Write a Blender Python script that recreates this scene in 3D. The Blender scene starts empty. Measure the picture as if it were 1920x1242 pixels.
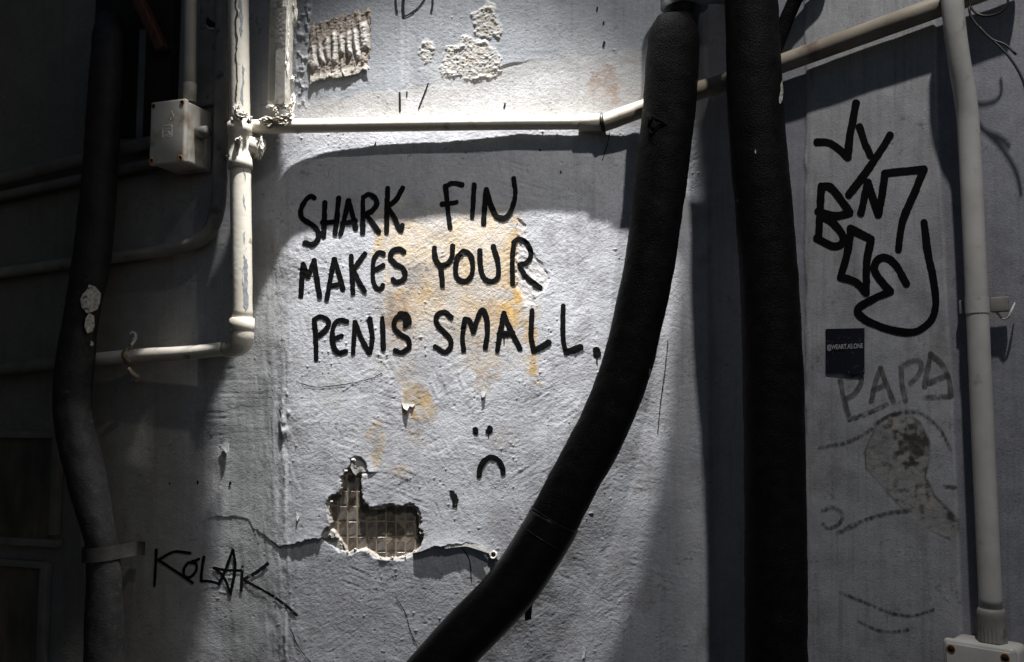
import bpy, bmesh, math, random
import numpy as np
from mathutils import Vector, Matrix
random.seed(7)
R = math.radians
SC = bpy.context.scene
COL = SC.collection

# ------------------------------------------------------------------ camera
F, PITCH, ZC = 1700.0, R(5.0), 1.6          # focal length in photo pixels, tilt, eye height
cd = bpy.data.cameras.new('camera'); cam = bpy.data.objects.new('camera', cd); COL.objects.link(cam)
cd.sensor_width = 36.0; cd.lens = F / 1920 * 36; cd.clip_start = 0.02; cd.clip_end = 200
cam.location = (0, 0, ZC); cam.rotation_euler = (R(90) + PITCH, 0, 0)
SC.camera = cam

# ------------------------------------------------------------------ light
w = bpy.data.worlds.new('World'); SC.world = w; w.use_nodes = True
nt = w.node_tree; bg = nt.nodes['Background']
sky = nt.nodes.new('ShaderNodeTexSky'); sky.sky_type = 'NISHITA'; sky.sun_disc = False
sky.sun_elevation = R(25); sky.sun_rotation = R(115)
nt.links.new(sky.outputs[0], bg.inputs[0]); bg.inputs[1].default_value = 0.03

def look(o, target):
    o.rotation_euler = (Vector(target) - Vector(o.location)).to_track_quat('-Z', 'Y').to_euler()
for i in range(5):                                     # a wall floodlight above the frame: five emitters in a row
    ld = bpy.data.lights.new('wall_flood', 'SPOT'); ld.energy = 258; ld.color = (1.0, 0.99, 0.97)
    ld.spot_size = R(35); ld.spot_blend = 1.0; ld.shadow_soft_size = .017
    lo = bpy.data.objects.new('wall_flood', ld); COL.objects.link(lo)
    lo.location = (-0.05 + (i - 2) * .032, 1.8 - 0.37, 4.0); d_ = (Vector((lo.location.x - .09, 1.79, 1.92)) - lo.location).normalized()
    x_ = (Vector((1, 0, 0)) - d_ * d_.x).normalized(); y_ = (-d_).cross(x_)
    lo.rotation_euler = Matrix((x_, y_, -d_)).transposed().to_euler()
    lo.scale = (1, .245, 1)                             # its reflector throws a wide, flat beam down the wall
l2 = bpy.data.lights.new('alley_lamp', 'SPOT'); l2.energy = 132; l2.color = (1.0, 0.97, 0.93)
l2.shadow_soft_size = 0.03; l2.spot_size = R(74); l2.spot_blend = 1.0
lo2 = bpy.data.objects.new('alley_lamp', l2); COL.objects.link(lo2)
lo2.location = (0.56, 0.55, 3.95); look(lo2, (0.72, 1.5, 1.75))

SC.view_settings.view_transform = 'Standard'; SC.view_settings.look = 'None'
SC.view_settings.exposure = 0.0; SC.view_settings.gamma = 1.0
SC.cycles.use_denoising = True
SC.cycles.max_bounces = 5

# ------------------------------------------------------------------ numeric helpers
_tabs = {}
def vnoise(x, y, seed=0):
    if seed not in _tabs: _tabs[seed] = np.random.default_rng(seed + 11).random((256, 256)).astype(np.float32) * 2 - 1
    T = _tabs[seed]
    x = np.asarray(x, dtype=np.float64); y = np.asarray(y, dtype=np.float64)
    xi = np.floor(x); yi = np.floor(y); fx = x - xi; fy = y - yi
    xi = xi.astype(np.int64) & 255; yi = yi.astype(np.int64) & 255
    x1 = (xi + 1) & 255; y1 = (yi + 1) & 255
    fx = fx * fx * fx * (fx * (fx * 6 - 15) + 10); fy = fy * fy * fy * (fy * (fy * 6 - 15) + 10)
    return (T[xi, yi] * (1 - fx) + T[x1, yi] * fx) * (1 - fy) + (T[xi, y1] * (1 - fx) + T[x1, y1] * fx) * fy
def fbm(x, y, seed=0, o=3, g=0.5):
    a = 1.0; r = 0; t = 0
    for i in range(o):
        r = r + a * vnoise(x, y, seed + i * 7); t += a; a *= g; x = x * 2.03 + 3.1; y = y * 2.03 + 1.7
    return r / t
def sstep(a, b, x):
    t = np.clip((x - a) / (b - a), 0, 1); return t * t * (3 - 2 * t)
def sdf(px, py, poly, margin=40):
    """signed distance (negative inside) to a polygon, evaluated only near it"""
    poly = np.array(poly, float); out = np.full(px.shape, 1e3)
    x0, y0 = poly.min(0) - margin; x1, y1 = poly.max(0) + margin
    m = (px > x0) & (px < x1) & (py > y0) & (py < y1)
    if not m.any(): return out
    X = px[m]; Y = py[m]; d = np.full(X.shape, 1e9); ins = np.zeros(X.shape, bool)
    n = len(poly)
    for i in range(n):
        ax, ay = poly[i]; bx, by = poly[(i + 1) % n]
        ex, ey = bx - ax, by - ay; L = ex * ex + ey * ey + 1e-9
        t = np.clip(((X - ax) * ex + (Y - ay) * ey) / L, 0, 1)
        d = np.minimum(d, (X - ax - t * ex) ** 2 + (Y - ay - t * ey) ** 2)
        c = ((ay > Y) != (by > Y)) & (X < (bx - ax) * (Y - ay) / (by - ay + 1e-12) + ax)
        ins ^= c
    d = np.sqrt(d); out[m] = np.where(ins, -d, d)
    return out
def crop(pts, s, ox, oy): return [(ox + x / s, oy + y / s) for x, y in pts]

# ------------------------------------------------------------------ the wall's plan and pixel <-> wall mapping
def ray(px, py):
    x = (np.asarray(px, float) - 960) / F; y = (621 - np.asarray(py, float)) / F
    return x, math.cos(PITCH) - y * math.sin(PITCH), math.sin(PITCH) + y * math.cos(PITCH)
def project(X, Y, Z):
    Zr = Z - ZC; dp = Y * math.cos(PITCH) + Zr * math.sin(PITCH)
    return 960 + F * X / dp, 621 - F * (-Y * math.sin(PITCH) + Zr * math.cos(PITCH)) / dp
D = 1.8
DH = math.cos(PITCH)                                   # the corner pixels are read on the tilted frame at the horizon row
XL = (538 - 960) / F * D; XR = (1330 - 960) / F * D
AL, AR = R(18), R(42)
TL = np.array([math.cos(AL), -math.sin(AL)]); TR = np.array([math.cos(AR), -math.sin(AR)])
def _plan():
    a = np.array([XL, D]) - np.outer(np.arange(1700, 0, -1) * 1e-3, TL)
    b = np.stack([np.linspace(XL, XR, int((XR - XL) * 1000)), np.full(int((XR - XL) * 1000), D)], 1)
    c = np.array([XR, D]) + np.outer(np.arange(1, 1250) * 1e-3, TR)
    p = np.concatenate([a, b, c]); iL, iR = len(a), len(a) + len(b)
    def smooth(sig):
        k = np.exp(-0.5 * (np.arange(-80, 81) / sig) ** 2); k /= k.sum()
        pe = np.concatenate([p[0] + (p[0] - p[1]) * np.arange(80, 0, -1)[:, None], p, p[-1] + (p[-1] - p[-2]) * np.arange(1, 81)[:, None]])
        return np.stack([np.convolve(pe[:, i], k, 'valid') for i in range(2)], 1)
    q1, q2 = smooth(17.0), smooth(5.0)
    m = (np.arange(len(p)) < (iL + iR) // 2)[:, None]
    q = np.where(m, q1, q2)
    ds = np.hypot(*np.diff(q, axis=0).T); s = np.concatenate([[0], np.cumsum(ds)])
    t = np.gradient(q, axis=0); t /= np.hypot(t[:, 0], t[:, 1])[:, None]
    n = np.stack([t[:, 1], -t[:, 0]], 1)
    return s, q, n, s[iL], s[iR]
S, Q, N, SL, SR = _plan()
def W(s, z, h):
    """point at run s along the wall, height z, h metres off its face"""
    nx = np.interp(s, S, N[:, 0]); ny = np.interp(s, S, N[:, 1])
    return np.stack(np.broadcast_arrays(np.interp(s, S, Q[:, 0]) + nx * h, np.interp(s, S, Q[:, 1]) + ny * h, z), -1)
_bt = {}
def sz(px, py, h=0.0):
    px = np.asarray(px, float); py = np.asarray(py, float)
    k = round(float(h), 4)
    if k not in _bt:
        q = Q + N * k; _bt[k] = (np.maximum.accumulate(q[:, 0] / q[:, 1]), q)
    b, q = _bt[k]
    dx, dy, dz = ray(px, py)
    s = np.interp(dx / dy, b, S)
    y = np.interp(s, S, q[:, 1])
    return s, ZC + dz * y / dy
def P(px, py, h):
    s, z = sz(px, py, h); return Vector([float(v) for v in W(s, z, h)])
def PD(px, py, y):
    dx, dy, dz = ray(px, py); k = y / dy
    return Vector((float(dx * k), float(y), float(ZC + dz * k)))

# ------------------------------------------------------------------ wall relief and paint, read off the photograph in its own measure
HOLE = crop([(290,540),(340,505),(410,515),(415,470),(430,350),(455,280),(495,245),(520,270),(550,315),(605,315),(600,480),(625,590),(665,610),(685,655),(760,650),(830,645),(850,625),(890,610),(940,630),(1000,625),(1100,625),(1140,660),(1165,740),(1165,830),(1200,870),(1210,930),(1190,1000),(1140,1050),(1040,1105),(850,1130),(790,1120),(720,1070),(650,1030),(570,1045),(520,1045),(490,1075),(420,970),(380,905),(335,850),(310,835),(325,780),(305,660)], 5.175, 560, 830)
RECESS = [crop([(505,160),(545,140),(600,140),(635,180),(655,240),(672,300),(555,316),(520,270),(500,235)], 5.175, 560, 830),
          crop([(225,930),(240,870),(280,820),(330,840),(400,930),(450,1050),(400,1060),(330,1000),(260,960)], 5.175, 560, 830)]
GLUE = [crop(p, 4.8, 560, 0) for p in (
    [(1290,540),(1340,430),(1440,400),(1500,300),(1560,350),(1680,360),(1790,440),(1830,560),(1830,640),(1750,700),(1620,740),(1500,730),(1440,690),(1300,710)],
    [(1560,130),(1620,90),(1700,20),(1770,50),(1790,170),(1850,290),(1790,350),(1720,340),(1630,330),(1580,280)],
    [(1070,490),(1130,350),(1200,390),(1230,460),(1190,560),(1130,580)])]
SCAR = crop([(1345,250),(1385,270),(1380,330),(1420,420),(1470,480),(1520,560),(1480,620),(1430,640),(1440,690),(1380,690),(1345,600),(1335,450)], 2.743, 480, 320)
OVAL = crop([(340,700),(400,570),(470,500),(560,485),(640,540),(690,640),(690,740),(670,830),(720,930),(790,1000),(845,1060),(840,1130),(800,1170),(720,1130),(620,1060),(500,960),(410,850),(350,790)], 2.823, 1500, 600)
EX = np.array([255,330,370,400,440,465,475,500,523,545,560,575,590,602,640,700,760,790,815,830,860,885,905,920,932,960,1010])
EY = np.array([986,992,985,969,970,973,990,1010,1025,1022,1018,1014,1012,1012,1010,1026,1040,1036,1026,1025,1020,1020,1030,1040,1052,1075,1110])
EA = np.array([0,.2,.3,.6,.6,.6,.6,.7,1.8,4,5.5,5,5,5,4.5,4.5,4.5,8,10,10,8,7,6,4,2.5,1,0])
def edge_line(px, py):
    y = np.interp(px, EX, EY) + 2.2 * vnoise(px / 7, px * 0 + .3, 31) + 1.2 * vnoise(px / 3, px * 0 + .7, 32)
    a = np.interp(px, EX, EA, left=0, right=0)
    return py - y, a
def relief(px, py, fine=True):
    px = np.asarray(px, float); py = np.asarray(py, float)
    mid = sstep(500, 560, px) * (1 - sstep(1300, 1335, px))
    left = 1 - sstep(470, 560, px); right = sstep(1300, 1340, px)
    h = 1.6 * fbm(px / 170, py / 170, 1, 2) + 0.9 * fbm(px / 60, py / 60, 3, 2)
    # roller stipple, finer above the conduit than on the trowelled body
    st = 0.19 * fbm(px / 7.0, py / 6.0, 5, 2) + 0.19 * vnoise(px / 3.0, py / 2.7, 8)
    h = h + st * (0.9 * mid + 0.45 * left + 0.30 * right)
    # trowel strokes
    for ang, sd in ((.30, 15), (-.55, 115), (1.25, 125)):
        u = px * math.cos(ang) + py * math.sin(ang); v = -px * math.sin(ang) + py * math.cos(ang)
        v = v + 5 * vnoise(px / 90, py / 90, sd + 3)
        tm = sstep(.25, .75, vnoise(px / 60, py / 60, sd) + .35 * vnoise(px / 17, py / 17, sd + 5)) * sstep(240, 300, py) * mid
        h = h + tm * (0.24 * vnoise(u / 38, v / 5.5, sd + 1) + 0.12 * vnoise(u / 30, v / 3.2, sd + 2))
    # rough vertical build-up on the outer corner
    cm = np.exp(-((px - 522) / 30) ** 2) * sstep(330, 480, py) + 0.35 * np.exp(-((px - 430) / 60) ** 2) * sstep(430, 560, py)
    h = h + cm * (0.8 * vnoise(px / 9.0 + .5 * vnoise(py / 60, px / 60, 121), py / 85, 21) + 0.5 * vnoise(px / 4.2 + .8 * vnoise(py / 35, px / 35, 122), py / 42, 22) * sstep(-.4, .4, vnoise(px / 20, py / 45, 123)) + 0.6 * fbm(px / 13, py / 22, 23, 3))
    lum = np.exp(-((px - 537 + 6 * vnoise(py / 50, py * 0, 24)) / 9) ** 2) * sstep(560, 700, py)
    h = h + lum * (1.1 + .8 * vnoise(px / 5, py / 70, 25) + 4.0 * np.clip(fbm(px / 8, py / 18, 26, 2) - .08, 0, 1) * (.25 + np.exp(-((py - 775) / 55) ** 2)))
    hm = np.exp(-((px - 420) / 70) ** 2) * sstep(440, 520, py) * (1 - sstep(800, 900, py))
    h = h + hm * (0.18 * vnoise(px / 40 + .8 * vnoise(px / 30, py / 30, 29), py / 5.2, 26))
    # small scattered pimples and pits
    sp = np.clip(vnoise(px / 5.5, py / 5.5, 27) - 0.86, 0, 1) * 9 * sstep(.0, .5, vnoise(px / 60, py / 60, 127)) - np.clip(vnoise(px / 6.5, py / 6.5, 28) - 0.93, 0, 1) * 14
    h = h + sp * (mid + .6 * left)
    # crumbs of old paint beside the trunking and above the conduit
    cr = np.exp(-((px - 566) / 11) ** 2) * (1 - sstep(190, 225, py))
    h = h + cr * np.clip(fbm(px / 8, py / 11, 33, 2), 0, 1) * 7
    cr2 = np.exp(-((px - 578) / 4) ** 2) * (1 - sstep(45, 75, py))
    h = h + cr2 * 3.5 * (1 + vnoise(px / 4, py / 7, 34))
    # glue left by torn posters
    for i, g in enumerate(GLUE):
        d = sdf(px, py, g) + 4 * vnoise(px / 9, py / 9, 40 + i) + 2 * vnoise(px / 4, py / 4, 50 + i)
        m = 1 - sstep(-3, 2, d)
        h = h + m * (0.6 + 1.5 * np.abs(fbm(px / 5.5, py / 4.6, 43 + i, 2)) + .35 * vnoise(px / 2.6, py / 2.6, 46) + 1.6 * (1 - sstep(0, 9, np.abs(d + 5))) * np.clip(vnoise(px / 9, py / 9, 47), 0, 1))
    d = sdf(px, py, SCAR) + 3 * vnoise(px / 8, py / 8, 60)
    h = h - 1.1 * (1 - sstep(-2, 1.5, d)) + 0.9 * (1 - sstep(0, 4, np.abs(d))) * np.clip(vnoise(px / 6, py / 6, 61), 0, 1) + .35 * (1 - sstep(-2, 1, d)) * vnoise(px / 3 - py / 3, py / 14 + px / 14, 62)
    # dirt-band step above the conduit
    yb = np.interp(px, [540,640,700,800,860,960,1060,1215], [188,182,172,158,151,120,106,92]) + 3 * vnoise(px / 25, px * 0, 64)
    h = h + (.2 + 1.4 * np.exp(-((px - 950) / 38) ** 2)) * (1 - sstep(-2, 2, py - yb)) * sstep(540, 580, px) * (1 - sstep(1300, 1330, px)) * sstep(-40, 40, py + 40)
    # the thick upper skin ends in a lifted edge above the older plaster
    d, a = edge_line(px, py)
    up = 1 - sstep(-1.2, 1.2, d)
    h = h + up * a * (0.45 + 0.55 * np.exp(np.minimum(d, 0) / 22)) * np.exp(np.minimum(d, 0) / 160)
    # the shallow lip right of the hole's neck
    yl = np.interp(px, [596, 605, 640, 690, 715], [893, 892, 890, 886, 886])
    h = h + 2.6 * (1 - sstep(-1, 1, py - yl)) * np.exp(np.minimum(py - yl, 0) / 14) * sstep(672, 680, px) * (1 - sstep(690, 718, px))
    for i, g in enumerate(RECESS):
        d = sdf(px, py, g) + 1.2 * vnoise(px / 5, py / 5, 66 + i)
        h = h - (3.4, 4.5)[i] * (1 - sstep(-1.0, 1.2, d))
    d = sdf(px, py, HOLE) + 1.1 * vnoise(px / 4, py / 4, 68)
    ml = 3.0 + 4.5 * vnoise(px / 13, py / 13, 168) + 1.5 * vnoise(px / 4, py / 4, 169)
    h = h - 2.8 * (1 - sstep(-.9, .9, d - ml)) * (d < 14)
    lip = np.exp(-np.clip(d, 0, 99) / 7) * (d > 0)
    h = h + lip * 1.6 * (.4 + vnoise(px / 14, py / 14, 69))
    ins = 1 - sstep(-1.3, 1.0, d)
    h = h * (1 - ins) + ins * (-8.0)
    # painted render panel on the right face, a few millimetres proud
    xr = np.interp(py, [0, 287, 467, 650, 780, 1152, 1300], [1752, 1760, 1771, 1781, 1788, 1803, 1808])
    pan = sstep(1508, 1513, px + 2.5 * vnoise(py / 30, py * 0, 71)) * (1 - sstep(-1.5, 1.5, px - xr))
    h = h + 2.6 * pan
    d = sdf(px, py, OVAL)
    h = h - .3 * (1 - sstep(-5, 1, d)) + .4 * (1 - sstep(-5, 1, d)) * fbm(px / 12, py / 12, 72, 2)
    # cracks
    return h * 1e-3
def mixc(c, m, col):
    m = m[:, None]; return c * (1 - m) + np.array(col) * m
def paint(px, py):
    px = np.asarray(px, float); py = np.asarray(py, float)
    n1 = fbm(px / 120, py / 120, 80, 3); n2 = fbm(px / 25, py / 25, 83, 3); n3 = fbm(px / 8, py / 8, 86, 2)
    c = np.tile(np.array([0.465, 0.472, 0.505]), (len(px), 1))
    # grey-blue coat of the upper wall, darkened further to offset the nearby lamp
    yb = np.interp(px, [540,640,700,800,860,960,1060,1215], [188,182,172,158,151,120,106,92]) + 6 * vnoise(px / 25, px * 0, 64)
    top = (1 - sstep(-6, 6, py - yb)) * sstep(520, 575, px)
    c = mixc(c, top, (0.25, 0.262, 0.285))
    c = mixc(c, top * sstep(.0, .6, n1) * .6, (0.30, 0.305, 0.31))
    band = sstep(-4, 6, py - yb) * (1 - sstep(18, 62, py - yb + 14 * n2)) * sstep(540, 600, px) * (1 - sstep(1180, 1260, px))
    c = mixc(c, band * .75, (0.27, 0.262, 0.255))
    c = mixc(c, (1 - sstep(228, 250, py)) * sstep(8, 60, py - yb) * .8, (0.37, 0.365, 0.36))  # strip above the conduit darkened to tame the flood's brightness there
    # warm primer showing through
    main = np.exp(-(np.maximum(np.abs(px - 845) - 100, 0) / 28) ** 2) * np.exp(-(np.maximum(np.abs(py - 500) - 95, 0) / 26) ** 2)
    wx = px + 16 * fbm(px / 30, py / 30, 191, 3); core = sstep(692, 752, wx + 18 * n2 - .10 * (py - 450)) * (1 - sstep(960, 986, wx + 9 * n2)) * sstep(372, 430, py + 22 * n2) * (1 - sstep(570, 660, py + 40 * n2))
    main = np.maximum(main * .45, core)
    c = mixc(c, main * np.clip(.70 + .5 * n2, 0, 1) * .95, (0.565, 0.46, 0.32))
    c = mixc(c, main * sstep(470, 590, py) * np.clip(.45 + .9 * n1 + .5 * n2 + .3 * n3, 0, 1) * 1.0, (0.40, 0.262, 0.115))
    c = mixc(c, core * np.exp(-((px - 962 - 5 * n2) / 14) ** 2) * np.clip(.5 + n2, 0, 1) * .8, (0.50, 0.33, 0.12))
    qx = px + 15 * fbm(px / 22, py / 22, 181, 3); qy = py + 18 * fbm(px / 26, py / 26, 184, 3)
    def blob(x0, y0, x1, y1, col, s, soft=13, seed=0):
        nonlocal c
        dx = np.maximum(np.maximum(x0 - qx, qx - x1), 0); dy = np.maximum(np.maximum(y0 - qy, qy - y1), 0)
        d = np.hypot(dx, dy) + 7 * n3 + 9 * n2 - 2
        c = mixc(c, (1 - sstep(-2, soft, d)) * s * np.clip(.62 + .9 * n2 + .5 * n3, 0, 1), col)
    for x0, y0, x1, y1, col, s in [
        (966,415,972,600,(.50,.30,.08),.95), (703,445,712,478,(.55,.38,.16),.7), (708,440,722,462,(.55,.42,.22),.5), (950,540,975,602,(.55,.36,.13),.6),
        (984,605,1008,640,(.50,.31,.09),.9), (992,668,1006,708,(.50,.30,.06),1.0), (756,733,802,782,(.44,.28,.08),1.0),
        (762,728,785,748,(.22,.18,.15),.75), (702,800,712,866,(.46,.30,.07),1.0), (768,812,790,835,(.42,.34,.24),.55),
        (742,872,748,886,(.35,.22,.12),.6), (750,882,758,890,(.48,.36,.12),.7), (895,700,925,725,(.40,.31,.23),.6),
        (936,808,962,828,(.42,.34,.24),.5), (728,560,760,612,(.20,.15,.12),.9), (738,590,765,640,(.30,.20,.12),.8), (830,620,900,650,(.46,.36,.22),.5), (600,700,640,760,(.30,.30,.27),.5), (860,660,980,690,(.42,.36,.28),.4), (752,640,772,725,(.42,.31,.17),.55), (884,640,930,705,(.40,.31,.20),.5), (985,560,1000,600,(.40,.28,.12),.6), (700,655,740,700,(.36,.32,.26),.4),
        (1110,135,1152,160,(.22,.15,.11),.8), (1146,160,1153,190,(.26,.18,.14),.7), (1112,168,1148,176,(.34,.25,.2),.5),
        (1133,250,1143,300,(.3,.27,.25),.5)]:
        blob(x0, y0, x1, y1, col, s)
    d = sdf(px, py, SCAR) + 3 * vnoise(px / 8, py / 8, 60)
    c = mixc(c, (1 - sstep(-3, 2, d)) * .85, (0.54, 0.52, 0.52))
    for i, g in enumerate(GLUE):
        d = sdf(px, py, g) + 4 * vnoise(px / 9, py / 9, 40 + i) + 2 * vnoise(px / 4, py / 4, 50 + i)
        c = mixc(c, (1 - sstep(-3, 2, d)) * np.clip(.75 + .5 * n3, 0, 1), (0.36, 0.34, 0.31))
        c = mixc(c, (1 - sstep(-3, 2, d)) * sstep(.1, .5, n3) * .7, (0.2, 0.17, 0.14))
    # greyer, greener plaster on the corner and below the lifted skin
    c = mixc(c, np.exp(-((px - 470) / 70) ** 2) * sstep(330, 480, py) * .65, (0.33, 0.335, 0.32))
    dl, a = edge_line(px, py)
    below = sstep(-40, 60, dl) * (1 - sstep(1000, 1100, px)) * sstep(440, 540, px)
    c = mixc(c, below * .75, (0.30, 0.305, 0.32))
    c = mixc(c, below * sstep(.05, .6, n1) * .5, (0.22, 0.215, 0.21))
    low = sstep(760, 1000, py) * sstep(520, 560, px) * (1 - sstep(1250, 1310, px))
    c = mixc(c, low * np.clip(.7 + .35 * n1, 0, 1), (0.275, 0.28, 0.305))  # lower wall darkened: bluish grime plus the flood's fading put into colour
    # damp grime where the hose nears the wall
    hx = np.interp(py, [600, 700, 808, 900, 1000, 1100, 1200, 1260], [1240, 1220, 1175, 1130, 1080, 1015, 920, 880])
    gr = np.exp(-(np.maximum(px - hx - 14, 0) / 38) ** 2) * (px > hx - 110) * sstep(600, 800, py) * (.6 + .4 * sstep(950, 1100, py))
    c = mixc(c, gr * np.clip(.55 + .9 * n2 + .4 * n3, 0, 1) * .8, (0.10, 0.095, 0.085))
    # bare substrate in the hole and its shallow steps
    d = sdf(px, py, HOLE) + 1.1 * vnoise(px / 4, py / 4, 68)
    c = mixc(c, 1 - sstep(-1, 1.5, d), (0.26, 0.205, 0.155))
    ml = 3.0 + 4.5 * vnoise(px / 13, py / 13, 168) + 1.5 * vnoise(px / 4, py / 4, 169)
    c = mixc(c, (1 - sstep(-1, 1, d - ml)) * (d > -1) * .85, (0.31, 0.285, 0.255))
    rim = (1 - sstep(0, 2.2, np.abs(d - .8)))
    c = mixc(c, rim * .6, (0.27, 0.225, 0.18))
    for i, g in enumerate(RECESS):
        d = sdf(px, py, g) + 1.2 * vnoise(px / 5, py / 5, 66 + i)
        c = mixc(c, (1 - sstep(-1, 1.5, d)) * .8, (0.36, 0.34, 0.31))
    # left face: dull, dirty; lit look near the corner put into paler colour
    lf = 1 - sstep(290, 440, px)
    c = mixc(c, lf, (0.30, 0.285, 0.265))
    c = mixc(c, (1 - sstep(120, 300, px)) * .75, (0.125, 0.125, 0.11))  # darker toward the far left
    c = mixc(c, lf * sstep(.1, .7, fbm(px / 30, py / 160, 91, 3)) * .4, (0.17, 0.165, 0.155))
    # right face and its paler panel
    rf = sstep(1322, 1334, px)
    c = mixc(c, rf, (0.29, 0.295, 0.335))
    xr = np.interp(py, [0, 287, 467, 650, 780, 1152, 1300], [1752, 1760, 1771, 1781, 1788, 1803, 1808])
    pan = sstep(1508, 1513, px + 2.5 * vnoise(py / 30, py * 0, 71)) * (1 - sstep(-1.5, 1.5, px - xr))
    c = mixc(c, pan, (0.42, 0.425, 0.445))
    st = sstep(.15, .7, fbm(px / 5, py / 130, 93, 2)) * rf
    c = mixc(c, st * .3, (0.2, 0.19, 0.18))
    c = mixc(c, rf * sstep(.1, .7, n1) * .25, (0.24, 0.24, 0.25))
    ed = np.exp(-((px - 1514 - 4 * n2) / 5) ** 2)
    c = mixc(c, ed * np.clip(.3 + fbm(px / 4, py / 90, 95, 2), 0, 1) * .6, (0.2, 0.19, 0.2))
    d = sdf(px, py, OVAL)
    ov = 1 - sstep(-3, 2, d)
    c = mixc(c, ov * np.clip(.75 + .4 * n2, 0, 1), (0.35, 0.335, 0.32))
    mold = sstep(.0, .6, .8 * fbm(px / 10, py / 10, 97, 4) + .75 * np.exp(-(((px - 1722) / 38) ** 2 + ((py - 825) / 45) ** 2)) - .05 + .8 * np.exp(-(((px - 1785) / 14) ** 2 + ((py - 965) / 22) ** 2)))
    c = mixc(c, ov * mold * .9, (0.045, 0.04, 0.035))
    c = mixc(c, (1 - sstep(0, 3.0, np.abs(d + 1.0 + 2 * n2))) * np.clip(.75 + n2, 0, 1) * .9, (0.085, 0.08, 0.078))
    # grime: cloudy patches and run-off from ledges
    gm = sstep(.12, .6, fbm(px / 55, py / 75, 131, 4)) * sstep(300, 420, py)
    c = mixc(c, gm * .5, (0.235, 0.23, 0.245))
    dr = sstep(.35, .75, vnoise(px / 4.0, py / 300, 135)) * sstep(.0, .5, fbm(px / 70, py / 110, 136, 2))
    c = mixc(c, dr * .16, (0.22, 0.21, 0.205))
    dr2 = np.exp(-((px - 755) / 5) ** 2) * (1 - sstep(150, 210, py)) * sstep(20, 60, py) + .8 * np.exp(-((px - 765) / 3) ** 2) * (1 - sstep(140, 190, py)) * sstep(20, 60, py)
    c = mixc(c, dr2 * .35, (0.42, 0.43, 0.45))
    # overall mottling and run-off streaks
    g = 1 + .10 * n1 + .09 * n2 + .07 * n3
    g = g * (1 - .10 * sstep(.2, .7, fbm(px / 7, py / 220, 99, 2)))
    c = c * g[:, None]
    sp = sstep(.62, .8, vnoise(px / 4.5, py / 4.5, 101)) * sstep(.2, .6, vnoise(px / 40, py / 40, 102))
    c = mixc(c, sp * .45, (0.12, 0.11, 0.10))
    return np.clip(c, 0.01, 0.9)

# ------------------------------------------------------------------ object helpers
LOC = {}
def tag(o, label, cat, group=None):
    o['label'] = label; o['category'] = cat
    if group: o['group'] = group
    return o
def thing(name, label, cat, loc, group=None):
    o = bpy.data.objects.new(name, None); COL.objects.link(o); o.location = loc; o.empty_display_size = .05
    LOC[o] = Vector(loc); tag(o, label, cat, group); return o
def sub(name, parent):
    o = bpy.data.objects.new(name, None); COL.objects.link(o); o.parent = parent; o.empty_display_size = .02
    LOC[o] = LOC[parent]; return o
def mk(name, V, Fc, m, parent=None, smooth=True, col=None, uv=None):
    V = np.asarray([tuple(v) for v in V], dtype=np.float64) if not isinstance(V, np.ndarray) else V.astype(np.float64)
    if parent is not None: off = LOC[parent]
    else: off = Vector(((V[:, 0].min() + V[:, 0].max()) / 2, (V[:, 1].min() + V[:, 1].max()) / 2, V[:, 2].min()))
    V = V - np.array(off)
    me = bpy.data.meshes.new(name)
    if isinstance(Fc, np.ndarray):
        n = len(Fc); me.vertices.add(len(V)); me.vertices.foreach_set('co', V.astype(np.float32).ravel())
        me.loops.add(n * 4); me.loops.foreach_set('vertex_index', Fc.astype(np.int32).ravel())
        me.polygons.add(n); me.polygons.foreach_set('loop_start', np.arange(0, n * 4, 4, dtype=np.int32))
        me.update(calc_edges=True)
    else:
        me.from_pydata([tuple(v) for v in V], [], Fc); me.update()
    me.polygons.foreach_set('use_smooth', np.full(len(me.polygons), smooth))
    if col is not None:
        ca = me.color_attributes.new('Col', 'FLOAT_COLOR', 'POINT')
        ca.data.foreach_set('color', np.concatenate([col, np.ones((len(col), 1))], 1).astype(np.float32).ravel())
    me.materials.append(m)
    o = bpy.data.objects.new(name, me); COL.objects.link(o)
    if parent is not None: o.parent = parent; LOC[o] = off
    else: o.location = off; LOC[o] = off
    return o
def grid_faces(nr, nc):
    i = np.arange(nr * nc).reshape(nr, nc)
    return np.stack([i[:-1, :-1], i[:-1, 1:], i[1:, 1:], i[1:, :-1]], -1).reshape(-1, 4)
def bm_obj(name, bm, m, parent=None, smooth=False):
    bm.verts.ensure_lookup_table(); bm.verts.index_update()
    V = [v.co.copy() for v in bm.verts]; Fc = [[v.index for v in f.verts] for f in bm.faces]; bm.free()
    return mk(name, V, Fc, m, parent, smooth)
def catmull(pts, step):
    pts = [np.asarray(p, float) for p in pts]
    if len(pts) == 2: pts = [pts[0], (pts[0] + pts[1]) / 2, pts[1]]
    ex = [2 * pts[0] - pts[1]] + pts + [2 * pts[-1] - pts[-2]]
    out = []
    for i in range(1, len(ex) - 2):
        p0, p1, p2, p3 = ex[i - 1:i + 3]; n = max(2, int(np.linalg.norm(p2 - p1) / step))
        for k in range(n):
            t = k / n
            out.append(.5 * ((2 * p1) + (p2 - p0) * t + (2 * p0 - 5 * p1 + 4 * p2 - p3) * t * t + (3 * p1 - p0 - 3 * p2 + p3) * t ** 3))
    out.append(pts[-1]); return np.array(out)
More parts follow.
